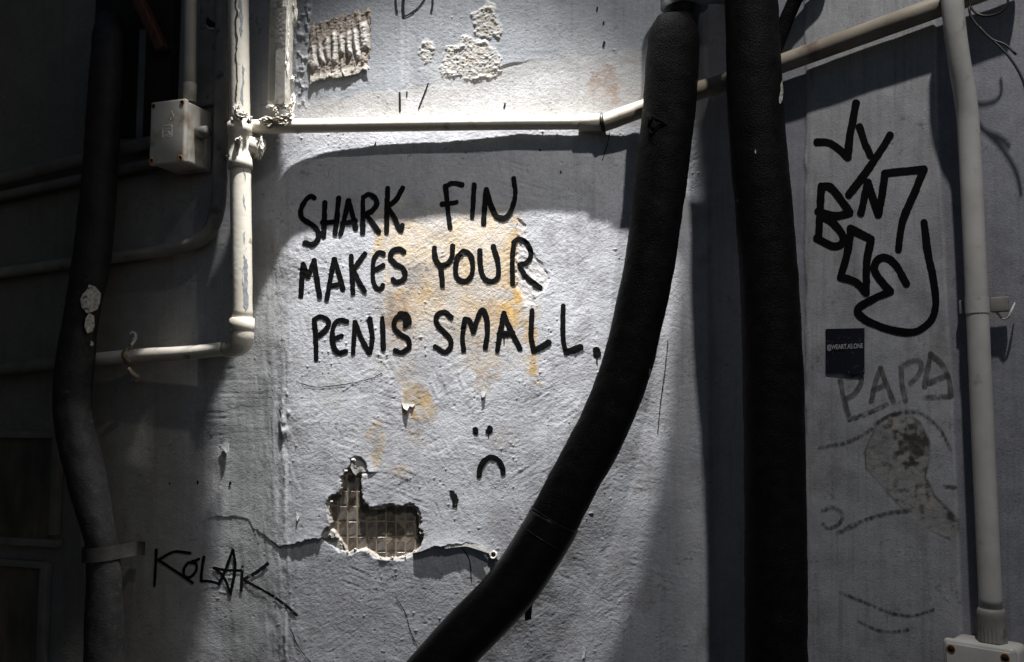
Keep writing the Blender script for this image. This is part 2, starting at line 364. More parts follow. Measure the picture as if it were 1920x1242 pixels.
def tube_data(path, rad, seg=20, disp=None, caps=True, smooth_step=None):
    """path: list of vectors; rad: float or list; returns verts, faces"""
    if smooth_step:
        pr = np.concatenate([np.array([tuple(p) for p in path]), np.array([rad] * len(path) if np.isscalar(rad) else rad)[:, None]], 1)
        pr = catmull(pr, smooth_step); pts = pr[:, :3]; rad = pr[:, 3]
    else:
        pts = np.array([tuple(p) for p in path]); rad = np.array([rad] * len(path) if np.isscalar(rad) else rad)
    t = np.gradient(pts, axis=0); t /= np.linalg.norm(t, axis=1)[:, None]
    ref = np.array([0, -1.0, 0.0]) if abs(t[0][1]) < .8 else np.array([0, 0, 1.0])
    a = ref - t[0] * ref.dot(t[0]); a /= np.linalg.norm(a)
    L = np.concatenate([[0], np.cumsum(np.linalg.norm(np.diff(pts, axis=0), axis=1))])
    V = []; th = np.linspace(0, 2 * math.pi, seg, endpoint=False)
    for i in range(len(pts)):
        a = a - t[i] * a.dot(t[i]); a /= np.linalg.norm(a); b = np.cross(t[i], a)
        r = np.full(seg, rad[i])
        if disp is not None: r = r + disp(L[i], th)
        V.append(pts[i] + np.outer(np.cos(th) * r, a) + np.outer(np.sin(th) * r, b))
    n = len(pts); V = np.concatenate(V)
    Fc = []
    for i in range(n - 1):
        for j in range(seg):
            k = (j + 1) % seg; Fc.append((i * seg + j, i * seg + k, (i + 1) * seg + k, (i + 1) * seg + j))
    if caps:
        Fc.append(tuple(range(seg - 1, -1, -1))); Fc.append(tuple((n - 1) * seg + j for j in range(seg)))
    return V, Fc
def tube(name, path, rad, m, parent=None, seg=20, disp=None, caps=True, step=None):
    V, Fc = tube_data(path, rad, seg, disp, caps, step); return mk(name, V, Fc, m, parent, True)
def frame(t, n, u=(0, 0, 1)):
    return Matrix((Vector(t), Vector(n), Vector(u))).transposed()
def rbox(name, c, ax, size, m, parent=None, bev=.004, segs=3, smooth=True):
    bm = bmesh.new(); bmesh.ops.create_cube(bm, size=1)
    for v in bm.verts: v.co = Vector((v.co.x * size[0], v.co.y * size[1], v.co.z * size[2]))
    if bev: bmesh.ops.bevel(bm, geom=list(bm.edges), offset=bev, segments=segs, profile=.5, affect='EDGES')
    for v in bm.verts: v.co = ax @ v.co + Vector(c)
    return bm_obj(name, bm, m, parent, smooth)
def ring(name, c, axis, R0, r0, m, parent=None, seg=28, ms=10, arc=(0, 2 * math.pi), flat=1.0):
    axis = Vector(axis).normalized(); a = axis.orthogonal().normalized(); b = axis.cross(a)
    closed = abs(arc[1] - arc[0] - 2 * math.pi) < 1e-6
    V = []; n = seg if closed else seg + 1
    for i in range(n):
        th = arc[0] + (arc[1] - arc[0]) * i / seg; d = a * math.cos(th) + b * math.sin(th)
        for j in range(ms):
            ph = 2 * math.pi * j / ms; V.append(Vector(c) + d * (R0 + r0 * math.cos(ph)) + axis * (r0 * flat * math.sin(ph)))
    Fc = []
    for i in range(n if closed else n - 1):
        for j in range(ms):
            k = (j + 1) % ms; i2 = (i + 1) % n; Fc.append((i * ms + j, i2 * ms + j, i2 * ms + k, i * ms + k))
    return mk(name, V, Fc, m, parent, True)
def lump(name, c, ax, size, m, parent=None, seed=0, amp=.45, sub_=3, sc=2.4):
    """crumbly irregular scrap"""
    bm = bmesh.new(); bmesh.ops.create_icosphere(bm, subdivisions=sub_, radius=1)
    for v in bm.verts:
        d = v.co.normalized(); k = 1 + amp * float(fbm(d.x * sc + seed, d.y * sc + d.z * sc * 1.3 + seed * .7, seed % 20 + 200, 3)) * 1.6
        v.co = ax @ Vector((d.x * size[0] * k, d.y * size[1] * k, d.z * size[2] * k)) + Vector(c)
    return bm_obj(name, bm, m, parent, False)
def flake(name, poly, h0, h1, m, parent, curl=(0, -1), seed=0, thick=.0008):
    """a lifted scale of paint: outline in photo measure, its curl-side edge stands h1 off the wall"""
    poly = np.array(poly, float); c = poly.mean(0)
    n = len(poly); d = ((poly - c) @ np.array(curl, float)); d = (d - d.min()) / (np.ptp(d) + 1e-9)
    V = []; ring_f = (0.0, .5, 1.0)
    for lay in (0, 1):
        for f in ring_f[1:]:
            for i in range(n):
                q = c + (poly[i] - c) * f; dd = ((q - c) @ np.array(curl, float)); 
                t = np.clip((dd - ((poly - c) @ np.array(curl, float)).min()) / (np.ptp((poly - c) @ np.array(curl, float)) + 1e-9), 0, 1)
                h = h0 + (h1 - h0) * t ** 2 - lay * thick
                s, z = sz(q[0], q[1]); hh = float(relief(np.array([q[0]]), np.array([q[1]]))[0]) if False else 0
                V.append(tuple(W(s, z, h + hh)))
        s, z = sz(c[0], c[1]); V.append(tuple(W(s, z, h0 + (h1 - h0) * .25 - lay * thick)))
    Fc = []; b = 2 * n + 1
    for lay in (0, 1):
        o = lay * b
        for i in range(n):
            k = (i + 1) % n
            f1 = (o + i, o + k, o + n + k, o + n + i); f2 = (o + 2 * n, o + k, o + i)
            Fc += [f1, f2[::-1]] if lay == 0 else [f1[::-1], f2]
    for i in range(n):
        k = (i + 1) % n; Fc.append((n + i, n + k, b + n + k, b + n + i))
    return mk(name, V, Fc, m, parent, False)

_k = [0]
def stroke(name, strokes, hw, m, parent, base=.0007, wob=.10, drop=0):
    """paint strokes laid on the wall's relief; one mesh for one mark"""
    V = []; Fc = []
    for pts in strokes:
        _k[0] += 1; sd = _k[0]
        h = hw
        if isinstance(pts, tuple): pts, h = pts
        p = catmull(pts, 2.0)
        t = np.gradient(p, axis=0); t /= (np.linalg.norm(t, axis=1)[:, None] + 1e-9)
        e = np.arange(1, 7) / 6.0
        p = np.concatenate([p[0] - np.outer(e[::-1] * h, t[0]), p, p[-1] + np.outer(e * h, t[-1])])
        t = np.concatenate([np.repeat(t[:1], 6, 0), t, np.repeat(t[-1:], 6, 0)])
        ww = np.concatenate([np.sqrt(np.clip(1 - e[::-1] ** 2, .0, 1)), np.ones(len(p) - 12), np.sqrt(np.clip(1 - e ** 2, .0, 1))]) * h
        L = np.arange(len(p)) * 2.0; ww = ww * (1 + .11 * vnoise(L / 34, L * 0 + sd * .37, 114))
        wl = ww * (1 + wob * vnoise(L / 9, L * 0 + sd, 110) + wob * .8 * vnoise(L / 2.6, L * 0 + sd, 111)); wr = ww * (1 + wob * vnoise(L / 9, L * 0 + sd + .5, 112) + wob * .8 * vnoise(L / 2.6, L * 0 + sd, 113))
        nrm = np.stack([-t[:, 1], t[:, 0]], 1); o = len(V); nc = 7
        for f in np.linspace(-1, 1, nc):
            q = p + nrm * (np.where(f < 0, wl, wr) * f)[:, None]
            s, z = sz(q[:, 0], q[:, 1]); hh = relief(q[:, 0], q[:, 1]) + base + (sd % 5) * 6e-5
            V += [tuple(v) for v in W(s, z, hh)]
        n = len(p)
        for j in range(nc - 1):
            for i in range(n - 1): Fc.append((o + j * n + i, o + (j + 1) * n + i, o + (j + 1) * n + i + 1, o + j * n + i + 1)[::-1])
    return mk(name, V, Fc, m, parent, True)
def blotch(name, poly, m, parent, base=.0007):
    c = np.mean(np.array(poly, float), 0); poly = catmull(list(poly) + [poly[0]], 3)[:-1]
    V = []; n = len(poly)
    for f in (1.0, .66, .33):
        q = c + (poly - c) * f; s, z = sz(q[:, 0], q[:, 1]); V += [tuple(v) for v in W(s, z, relief(q[:, 0], q[:, 1]) + base)]
    s, z = sz(c[0], c[1]); V.append(tuple(W(s, z, relief(c[:1], c[1:])[0] + base)))
    Fc = []
    for r_ in range(2):
        for i in range(n): k = (i + 1) % n; Fc.append((r_ * n + i, r_ * n + k, (r_ + 1) * n + k, (r_ + 1) * n + i))
    for i in range(n): Fc.append((2 * n + i, 2 * n + (i + 1) % n, 3 * n))
    return mk(name, V, Fc, m, parent, True)

# ------------------------------------------------------------------ materials
def nodes(name):
    m = bpy.data.materials.new(name); m.use_nodes = True; t = m.node_tree
    return m, t, t.nodes['Principled BSDF']
def mat(name, c1, c2=None, sc=20, rough=.6, bump=0, bsc=200, c3=None, sc3=60, th3=(.55, .62), spec=.4, metal=0, det=4, stretch=(1, 1, 1), bump2=None):
    m, t, b = nodes(name); L = t.links
    b.inputs['Roughness'].default_value = rough; b.inputs['Specular IOR Level'].default_value = spec; b.inputs['Metallic'].default_value = metal
    tc = t.nodes.new('ShaderNodeTexCoord'); mp = t.nodes.new('ShaderNodeMapping'); mp.inputs['Scale'].default_value = stretch
    L.new(tc.outputs['Object'], mp.inputs['Vector'])
    nz = t.nodes.new('ShaderNodeTexNoise'); nz.inputs['Scale'].default_value = sc; nz.inputs['Detail'].default_value = det; L.new(mp.outputs[0], nz.inputs['Vector'])
    cr = t.nodes.new('ShaderNodeValToRGB'); cr.color_ramp.elements[0].position = .35; cr.color_ramp.elements[1].position = .68
    cr.color_ramp.elements[0].color = (*c1, 1); cr.color_ramp.elements[1].color = (*(c2 or c1), 1); L.new(nz.outputs['Fac'], cr.inputs[0])
    out = cr.outputs[0]
    if c3:
        n3 = t.nodes.new('ShaderNodeTexNoise'); n3.inputs['Scale'].default_value = sc3; n3.inputs['Detail'].default_value = 5; L.new(mp.outputs[0], n3.inputs['Vector'])
        mr = t.nodes.new('ShaderNodeMapRange'); mr.inputs[1].default_value = th3[0]; mr.inputs[2].default_value = th3[1]; L.new(n3.outputs['Fac'], mr.inputs[0])
        mx = t.nodes.new('ShaderNodeMix'); mx.data_type = 'RGBA'; L.new(mr.outputs[0], mx.inputs[0]); L.new(out, mx.inputs[6]); mx.inputs[7].default_value = (*c3, 1); out = mx.outputs[2]
    L.new(out, b.inputs['Base Color'])
    if bump:
        nb = t.nodes.new('ShaderNodeTexNoise'); nb.inputs['Scale'].default_value = bsc; nb.inputs['Detail'].default_value = 3; L.new(mp.outputs[0], nb.inputs['Vector'])
        bp = t.nodes.new('ShaderNodeBump'); bp.inputs['Strength'].default_value = bump; bp.inputs['Distance'].default_value = .002; L.new(nb.outputs['Fac'], bp.inputs['Height']); L.new(bp.outputs[0], b.inputs['Normal'])
    return m
def wall_mat():
    m, t, b = nodes('painted_render'); L = t.links
    at = t.nodes.new('ShaderNodeVertexColor'); at.layer_name = 'Col'
    tc = t.nodes.new('ShaderNodeTexCoord')
    nz = t.nodes.new('ShaderNodeTexNoise'); nz.inputs['Scale'].default_value = 330; nz.inputs['Detail'].default_value = 3; L.new(tc.outputs['Object'], nz.inputs['Vector'])
    mr = t.nodes.new('ShaderNodeMapRange'); mr.inputs[1].default_value = .3; mr.inputs[2].default_value = .7; mr.inputs[3].default_value = .86; mr.inputs[4].default_value = 1.12; L.new(nz.outputs['Fac'], mr.inputs[0])
    mx = t.nodes.new('ShaderNodeVectorMath'); mx.operation = 'SCALE'; L.new(at.outputs['Color'], mx.inputs[0]); L.new(mr.outputs[0], mx.inputs['Scale'])
    L.new(mx.outputs[0], b.inputs['Base Color'])
    nb = t.nodes.new('ShaderNodeTexNoise'); nb.inputs['Scale'].default_value = 420; nb.inputs['Detail'].default_value = 2; L.new(tc.outputs['Object'], nb.inputs['Vector'])
    bp = t.nodes.new('ShaderNodeBump'); bp.inputs['Strength'].default_value = .5; bp.inputs['Distance'].default_value = .001; L.new(nb.outputs['Fac'], bp.inputs['Height']); L.new(bp.outputs[0], b.inputs['Normal'])
    b.inputs['Roughness'].default_value = .72; b.inputs['Specular IOR Level'].default_value = .25
    return m
def fade_mat(name, c, lo, hi, sc=260, rough=.6, stretch=(1, 1, 1)):
    m, t, b = nodes(name); L = t.links
    b.inputs['Base Color'].default_value = (*c, 1); b.inputs['Roughness'].default_value = rough; b.inputs['Specular IOR Level'].default_value = .12
    tc = t.nodes.new('ShaderNodeTexCoord'); mp = t.nodes.new('ShaderNodeMapping'); mp.inputs['Scale'].default_value = stretch; L.new(tc.outputs['Object'], mp.inputs['Vector'])
    nz = t.nodes.new('ShaderNodeTexNoise'); nz.inputs['Scale'].default_value = sc; nz.inputs['Detail'].default_value = 3; L.new(mp.outputs[0], nz.inputs['Vector'])
    mr = t.nodes.new('ShaderNodeMapRange'); mr.inputs[1].default_value = lo; mr.inputs[2].default_value = hi; L.new(nz.outputs['Fac'], mr.inputs[0])
    L.new(mr.outputs[0], b.inputs['Alpha']); return m
M = dict(
    wall=wall_mat(),
    slogan=fade_mat('marker_paint', (.0025, .0025, .003), .20, .27, 330, .5),
    black=mat('black_paint', (.0025, .0025, .003), (.005, .005, .005), 60, .6, .15, 300, spec=.12),
    dry=fade_mat('dry_black_paint', (.008, .008, .008), .28, .42, 120),
    faded=fade_mat('faded_marker', (.11, .105, .10), .15, .80, 70),
    scrub=fade_mat('scrubbed_marker', (.07, .068, .068), .30, .80, 150),
    cream=mat('cream_gloss_paint', (.58, .53, .45), (.66, .61, .53), 14, .42, .12, 130, c3=(.34, .29, .22), sc3=34, th3=(.62, .74), spec=.45),
    creamd=mat('grimy_cream_paint', (.30, .255, .20), (.42, .375, .31), 10, .5, .15, 130, c3=(.17, .13, .095), sc3=16, th3=(.52, .68)),
    white=mat('old_white_paint', (.58, .535, .455), (.68, .645, .575), 12, .40, .18, 110, c3=(.30, .25, .19), sc3=40, th3=(.63, .72), spec=.45),
    peel=mat('blue_grey_bare_pipe', (.16, .18, .20), (.30, .32, .33), 90, .6, .3, 200),
    crack=mat('dark_crack', (.02, .018, .015), (.05, .045, .04), 90, .8),
    flakem=mat('peeling_paint', (.50, .47, .42), (.66, .63, .57), 60, .6, .4, 220, c3=(.20, .16, .12), sc3=90, th3=(.58, .66)),
    skin=mat('grey_paint_skin', (.30, .30, .295), (.40, .395, .385), 60, .7, .4, 220),
    hosed=mat('matte_dark_sleeve', (.016, .016, .017), (.030, .029, .029), 30, .6, .4, 260, c3=(.045, .044, .042), sc3=120, th3=(.62, .72), spec=.25),
    strap=mat('tarnished_strap', (.022, .021, .02), (.05, .047, .043), 40, .6, .2, 200),
    grime=mat('dusty_crust', (.20, .175, .14), (.46, .42, .35), 70, .85, .6, 250),
    dull=mat('dull_grey_conduit', (.20, .19, .175), (.30, .285, .26), 22, .6, .2, 120, c3=(.10, .09, .08), sc3=30, th3=(.58, .7)),
    dim=mat('dark_grey_conduit', (.13, .125, .115), (.20, .19, .175), 22, .6, .2, 120),
    foam=mat('black_foam_sleeve', (.004, .004, .0045), (.008, .008, .008), 45, .5, 1.0, 380, c3=(.045, .043, .04), sc3=420, th3=(.63, .73), spec=.05),
    tape=mat('black_vinyl_tape', (.003, .003, .0035), (.006, .006, .006), 30, .36, .35, 120, spec=.2, stretch=(1, 1, 3)),
    torn=mat('torn_white_foam', (.34, .33, .30), (.58, .56, .52), 120, .8, .6, 260, c3=(.12, .11, .09), sc3=160, th3=(.55, .64)),
    steel=mat('grey_steel', (.16, .18, .21), (.27, .29, .32), 30, .38, .15, 200, metal=.7),
    rust=mat('rusty_steel', (.24, .19, .13), (.44, .39, .31), 60, .7, .5, 250, c3=(.18, .075, .025), sc3=110, th3=(.52, .66)),
    orange=mat('orange_rust', (.30, .10, .015), (.45, .20, .04), 200, .8, .3, 300),
    boxp=mat('grey_box_plastic', (.60, .565, .49), (.70, .665, .60), 25, .5, .1, 200, c3=(.28, .21, .14), sc3=18, th3=(.54, .72)),
    boxr=mat('pale_box_plastic', (.47, .455, .43), (.56, .545, .52), 25, .38, .08, 200, c3=(.3, .29, .28), sc3=40, th3=(.64, .78)),
    hole=mat('dark_hollow', (.008, .007, .006), (.015, .013, .012), 60, .9),
    brown=mat('dark_brown_timber', (.055, .022, .010), (.10, .042, .020), 30, .55, .3, 120, stretch=(6, 6, 1)),
    recess_shade=mat('recess_shade_board', (.008, .008, .007), (.02, .018, .016), 20, .8, .2, 120),
    maroon=mat('dark_maroon_board', (.014, .007, .005), (.03, .014, .010), 25, .7, .2, 120),
    shutter=mat('weathered_panel', (.055, .05, .042), (.12, .105, .085), 8, .7, .3, 90, stretch=(3, 3, 1), c3=(.16, .14, .08), sc3=14, th3=(.6, .75)),
    grout=mat('tan_grout', (.30, .20, .12), (.48, .36, .24), 160, .85, .5, 300),
    tile=mat('brown_glazed_mosaic', (.065, .053, .043), (.10, .085, .07), 60, .28, .25, 160, c3=(.18, .165, .145), sc3=70, th3=(.55, .7), spec=.5),
    poster=mat('weathered_paper', (.20, .165, .14), (.33, .29, .25), 60, .85, .5, 300, c3=(.12, .095, .075), sc3=80, th3=(.56, .68)),
    posterp=mat('pale_paper_pulp', (.44, .42, .39), (.58, .56, .53), 60, .85, .5, 300),
    wire=mat('black_cable', (.010, .010, .011), (.018, .018, .02), 60, .45),
    trunk=mat('painted_trunking', (.46, .44, .41), (.60, .58, .53), 16, .55, .3, 120, c3=(.22, .20, .17), sc3=24, th3=(.58, .68)),
    asphalt=mat('asphalt', (.035, .035, .036), (.06, .06, .06), 12, .9, .6, 90),
    print_=mat('pale_print', (.55, .55, .55), (.62, .62, .62), 80, .6),
)
def sticker_mat():
    m, t, b = nodes('dark_photo_print'); L = t.links
    tc = t.nodes.new('ShaderNodeTexCoord'); mp = t.nodes.new('ShaderNodeMapping'); mp.inputs['Scale'].default_value = (1, 1, .35); L.new(tc.outputs['Object'], mp.inputs['Vector'])
    v = t.nodes.new('ShaderNodeTexVoronoi'); v.inputs['Scale'].default_value = 420; L.new(mp.outputs[0], v.inputs['Vector'])
    mr = t.nodes.new('ShaderNodeMapRange'); mr.inputs[1].default_value = .0; mr.inputs[2].default_value = .28; mr.inputs[3].default_value = 1; mr.inputs[4].default_value = 0; L.new(v.outputs['Distance'], mr.inputs[0])
    n = t.nodes.new('ShaderNodeTexNoise'); n.inputs['Scale'].default_value = 55; L.new(tc.outputs['Object'], n.inputs['Vector'])
    m2 = t.nodes.new('ShaderNodeMapRange'); m2.inputs[1].default_value = .45; m2.inputs[2].default_value = .65; L.new(n.outputs['Fac'], m2.inputs[0])
    mu = t.nodes.new('ShaderNodeMath'); mu.operation = 'MULTIPLY'; L.new(mr.outputs[0], mu.inputs[0]); L.new(m2.outputs[0], mu.inputs[1])
    mx = t.nodes.new('ShaderNodeMix'); mx.data_type = 'RGBA'; L.new(mu.outputs[0], mx.inputs[0]); mx.inputs[6].default_value = (.012, .013, .022, 1)
    hs = t.nodes.new('ShaderNodeMix'); hs.data_type = 'RGBA'; hs.inputs[0].default_value = .6; L.new(v.outputs['Color'], hs.inputs[6]); hs.inputs[7].default_value = (.18, .17, .2, 1)
    L.new(hs.outputs[2], mx.inputs[7]); L.new(mx.outputs[2], b.inputs['Base Color']); b.inputs['Roughness'].default_value = .35
    return m
M['sticker'] = sticker_mat()

# ------------------------------------------------------------------ the setting
g = mk('ground', np.array([(-40, -40, 0), (40, -40, 0), (40, 40, 0), (-40, 40, 0)], float), np.array([[0, 1, 2, 3]]), M['asphalt'], smooth=False)
g['kind'] = 'structure'

sw = mk('sky_blocker_wall', np.array([(-1.45, -2.5, 0), (-1.45, 2.6, 0), (-1.45, 2.6, 2.9), (-1.45, -2.5, 2.9), (-1.6, -2.5, 0), (-1.6, 2.6, 0), (-1.6, 2.6, 2.9), (-1.6, -2.5, 2.9)], float),
        np.array([[0, 1, 2, 3], [4, 7, 6, 5], [3, 2, 6, 7], [0, 3, 7, 4], [1, 5, 6, 2]]), M['dim'], smooth=False)
sw['kind'] = 'structure'  # added unseen wall, keeps sky light off the left side

def graded(a, b, step, lo, hi):
    """fine samples from a to b, widening out to lo and hi"""
    core = np.arange(a, b + step, step); L = []; x, d = core[0], step
    while x > lo: d = min(d * 1.25, .06); x -= d; L.append(max(x, lo))
    H = []; x, d = core[-1], step
    while x < hi: d = min(d * 1.25, .06); x += d; H.append(min(x, hi))
    return np.concatenate([L[::-1], core, H])
z_lo, z_hi = float(sz(700, 1255)[1]), float(sz(700, -12)[1])
ZR = graded(z_lo - .02, z_hi + .02, .0016, 0.0, 4.6)
s_in, s_out = float(sz(-8, 600)[0]), float(sz(1930, 600)[0])
s_a = float(sz(478, 600)[0])
LS = np.concatenate([graded(s_in, s_in + .01, .0028, 0.0, s_in + .01)[:-1], np.arange(s_in + .0128, s_a, .0026), [s_a]])
CS = np.concatenate([np.arange(s_a, SR, .0016), [SR]])
RS = np.concatenate([[SR], np.arange(SR + .002, s_out, .0023), graded(s_out, s_out + .01, .0025, s_out, S[-1])])
def wall_mesh(name, ss, label):
    ss = np.unique(np.round(ss, 6)); sg, zg = np.meshgrid(ss, ZR)
    sg = sg.ravel(); zg = zg.ravel(); p = W(sg, zg, 0.0)
    px, py = project(p[:, 0], p[:, 1], p[:, 2])
    px = np.where(p[:, 1] < .3, 4000, px)
    h = relief(px, py); V = W(sg, zg, h)
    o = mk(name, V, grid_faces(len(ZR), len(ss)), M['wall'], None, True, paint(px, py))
    return tag(o, label, 'wall')
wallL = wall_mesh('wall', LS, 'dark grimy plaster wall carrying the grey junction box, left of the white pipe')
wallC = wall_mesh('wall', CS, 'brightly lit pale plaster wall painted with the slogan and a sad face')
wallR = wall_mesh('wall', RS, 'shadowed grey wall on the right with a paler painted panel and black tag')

# mosaic left bare by the broken plaster
x0t, y0t = 560 + 282 / 5.175, 830 + 468 / 5.175
tw, thh = 93.8 / 5.175, 149 / 5.175
hs, hz = sz(np.array([0, tw]) + 700, np.array([950, 950 + thh])); tws = float(hs[1] - hs[0]); ths = float(hz[0] - hz[1])
bm = bmesh.new(); bmesh.ops.create_cube(bm, size=1)
for v in bm.verts: v.co = Vector((v.co.x * (tws - .0022), v.co.y * .005, v.co.z * (ths - .0024)))
bmesh.ops.bevel(bm, geom=list(bm.edges), offset=.0012, segments=1, affect='EDGES')
tme = bpy.data.meshes.new('tile'); bm.to_mesh(tme); bm.free(); tme.materials.append(M['tile'])
rg = random.Random(3)
tcol = [M['tile'].copy() for _ in range(3)]
for k, mm in enumerate(tcol):
    mm.node_tree.nodes['Color Ramp'].color_ramp.elements[1].color = [(.17, .15, .13, 1), (.26, .24, .215, 1), (.11, .092, .076, 1)][k]
tmeshes = []
for mm in tcol:
    q = tme.copy(); q.materials.clear(); q.materials.append(mm); tmeshes.append(q)
for r_ in range(-2, 5):
    for c_ in range(-1, 11):
        cx, cy = x0t + (c_ + .5) * tw, y0t + (r_ + .5) * thh
        dd = sdf(np.array([cx, cx - 7, cx + 7, cx, cx]), np.array([cy, cy, cy, cy - 12, cy + 12]), HOLE).min()
        if dd > 4: continue
        if rg.random() < .04: continue
        s, z = sz(cx, cy); h = -.0101 + rg.uniform(-.0004, .0006)
        o = bpy.data.objects.new('tile', rg.choice(tmeshes)); COL.objects.link(o); o.parent = wallC
        o.location = Vector(W(s, z, h).tolist()) - LOC[wallC]
        o.rotation_euler = (rg.uniform(-.05, .05), rg.uniform(-.015, .015), rg.uniform(-.06, .06))

# ------------------------------------------------------------------ things fixed to the walls
nL = Vector((N[100][0], N[100][1], 0)); tL = Vector((TL[0], TL[1], 0)); UP = Vector((0, 0, 1))
nR = Vector((N[-100][0], N[-100][1], 0)); tR = Vector((TR[0], TR[1], 0))
AXL = frame(tL, nL); AXR = frame(tR, nR); AXC = frame((1, 0, 0), (0, -1, 0))
OL = Vector((XL, D, 0))
def PL(px, py, h):
    """point on the left face's own plane, carried on past the corner, h off it"""
    dx, dy, dz = ray(px, py); d = Vector((float(dx), float(dy), float(dz))); o = Vector((0, 0, ZC))
    k = ((OL + nL * h) - o).dot(nL) / d.dot(nL); return o + d * k

# --- cream conduit across the slogan wall
t = thing('conduit', 'cream conduit crossing above the slogan and climbing right behind the black hoses', 'conduit', P(800, 246, .018))
tube('pipe', [P(468, 238, .034), P(540, 237, .027), P(640, 235.5, .0235), P(800, 233, .0205), P(950, 231, .019), P(1090, 230, .0195)], .0142, M['cream'], t, 24, step=.02)
tube('coupling', [P(1084, 230, .0195), P(1086, 230, .0195), P(1128, 229.5, .0195)], [.0155, .0175, .0175], M['cream'], t, 24)
a0 = P(1130, 231, .021); a1 = P(1462, 121, .03); a2 = P(1900, -38, .03)
ring('rubber_ring', a0, (a1 - a0).normalized() * .6 + Vector((1, 0, 0)) * .4, .0165, .0035, M['wire'], t, flat=1.2)
am = P(1212, 202, .030); e = catmull([a0, P(1137, 229, .022), a0.lerp(am, .5), am, am.lerp(a1, .3)], .01)
tube('pipe', [Vector(q) for q in e] + [am.lerp(a1, .6), a1, a1.lerp(a2, .5), a2], .0178, M['creamd'], t, 24)

# --- white pipe with tee, elbow and low run
r0 = .0205
t = thing('drain_pipe', 'peeling white pipe running down then turning left at an elbow', 'pipe', P(453, 660, .055))
jit = lambda L, th: .0004 * vnoise(np.full_like(th, L / .03), th * 1.5, 140)
tube('pipe', [P(446.5, -70, .055), P(447.5, 60, .055), P(449, 200, .055), P(452, 420, .055), P(453.5, 605, .055)], r0, M['white'], t, 28, jit, step=.02)
tee = tube('tee_fitting', [P(449.5, 231, .055), P(449.5, 232, .055), P(450, 252, .055), P(450, 253, .055), P(450.5, 298, .055), P(450.5, 299, .055), P(451, 317, .055), P(451, 318, .055)], [.0225, .0245, .0245, .0228, .0228, .0240, .0240, .022], M['white'], t, 28)
bv = [P(462, 272, .05), P(478, 277, .036), P(488, 281, .026)]
tube('branch_stub', [bv[0], bv[1], bv[1].lerp(bv[2], .1), bv[2], bv[2] + (bv[2] - bv[1]) * .3], [.019, .019, .023, .023, .017], M['white'], t, 24)
tube('collar', [P(453.5, 597, .055), P(453.5, 598, .055), P(454, 622, .055), P(454, 623, .055)], [.022, .0238, .0238, .022], M['white'], t, 28)
el = [P(454, 615, .055), P(454, 632, .055), P(450, 645, .052), P(440, 651, .049), P(425, 654, .046)]
tube('elbow', el, [.0225, .0225, .0220, .0195, .017], M['white'], t, 28, step=.004)
tube('pipe', [P(428, 653, .046), P(350, 662, .040), P(245, 668, .034), P(150, 677, .032)], .0142, M['white'], t, 22, jit, step=.02)
tube('shade_toned_pipe', [P(154, 676.5, .032), P(0, 694, .032), P(-420, 745, .032)], .0139, M['dim'], t, 22, jit, step=.02)  # same pipe; darker material stands in for shade on its far end
# cracked paint on the front of the pipe
def on_pipe(px, py, dth=0.0, dr=.0004, h=.055, rr=r0):
    c = P(np.interp(py, [-70, 600], [446.5, 453.5]), py, h); v = (Vector((0, 0, ZC)) - c); v.z = 0; v.normalize()
    s_ = Vector((-v.y, v.x, 0)); a = dth
    return c + (v * math.cos(a) + s_ * math.sin(a)) * (rr + dr)
def pipe_strip(name, x0, pts, wd, m, seed, parent):
    V = []; Fc = []; n = 0
    ys = np.arange(pts[0], pts[1], 2.5)
    for i, y in enumerate(ys):
        e_ = min(1, (y - pts[0]) / 12, (pts[1] - y) / 12); off = x0 + 2.2 * float(vnoise(y / 16, seed, 150)) + 1.0 * float(vnoise(y / 5, seed, 151))
        ww = wd * max(.08, e_) * (1 + .75 * float(vnoise(y / 9, seed + .4, 152)))
        for k in (-1, 0, 1):
            a = (off + k * ww) * 1.06e-3 / r0; V.append(on_pipe(0, y, max(-1.4, min(1.4, a))))
        n += 1
    for i in range(n - 1):
        for k in range(2): Fc.append((i * 3 + k, i * 3 + k + 1, (i + 1) * 3 + k + 1, (i + 1) * 3 + k))
    return mk(name, V, Fc, m, parent, True)
pipe_strip('paint_crack', -5, (-60, 205), 1.3, M['crack'], 1, t)
pipe_strip('bare_streak', 3.5, (-30, 80), 2.6, M['peel'], 2, t)
pipe_strip('bare_streak', 6, (125, 205), 1.6, M['peel'], 3, t)
pipe_strip('bare_streak', 7, (320, 345), 1.8, M['peel'], 4, t)
pipe_strip('bare_streak', 6, (368, 400), 2.4, M['peel'], 7, t)
pipe_strip('bare_streak', 7, (436, 476), 3.0, M['peel'], 5, t)
pipe_strip('bare_streak', 7, (480, 586), 4.0, M['peel'], 6, t)
for i, (x, y, sx, sy, h) in enumerate([(445, 206, 7, 14, .078), (452, 216, 13, 7, .078), (438, 226, 5, 5, .077), (468, 225, 5, 6, .072), (447, 262, 5, 6, .079), (489, 276, 6, 15, .050), (429, 294, 3, 3, .070)]):
    lump('paint_flake', P(x, y, h), AXL, (sx * 1.06e-3, .004, sy * 1.06e-3), M['flakem'], t, 30 + i, .7)
# rusty strap on the low run
cp = P(245, 668, .034)
ra = (P(350, 662, .040) - P(175, 674, .032)).normalized()
cl = thing('pipe_clip', 'rusty curled strap clip round the low white pipe', 'clip', P(247, 714, .02))
ring('band', cp, ra + UP * .25, .0165, .0035, M['rust'], cl, flat=2.2)
tube('tab', [P(243, 650, .05), P(250, 640, .045), P(254, 630, .04), P(248, 624, .04), P(243, 630, .042)], [.004, .0045, .004, .0045, .003], M['torn'], cl, 8, step=.004)
tube('tab', [P(240, 690, .05), P(250, 702, .04), P(258, 708, .03), P(252, 718, .03)], [.004, .005, .0055, .003], M['rust'], cl, 8, step=.004)

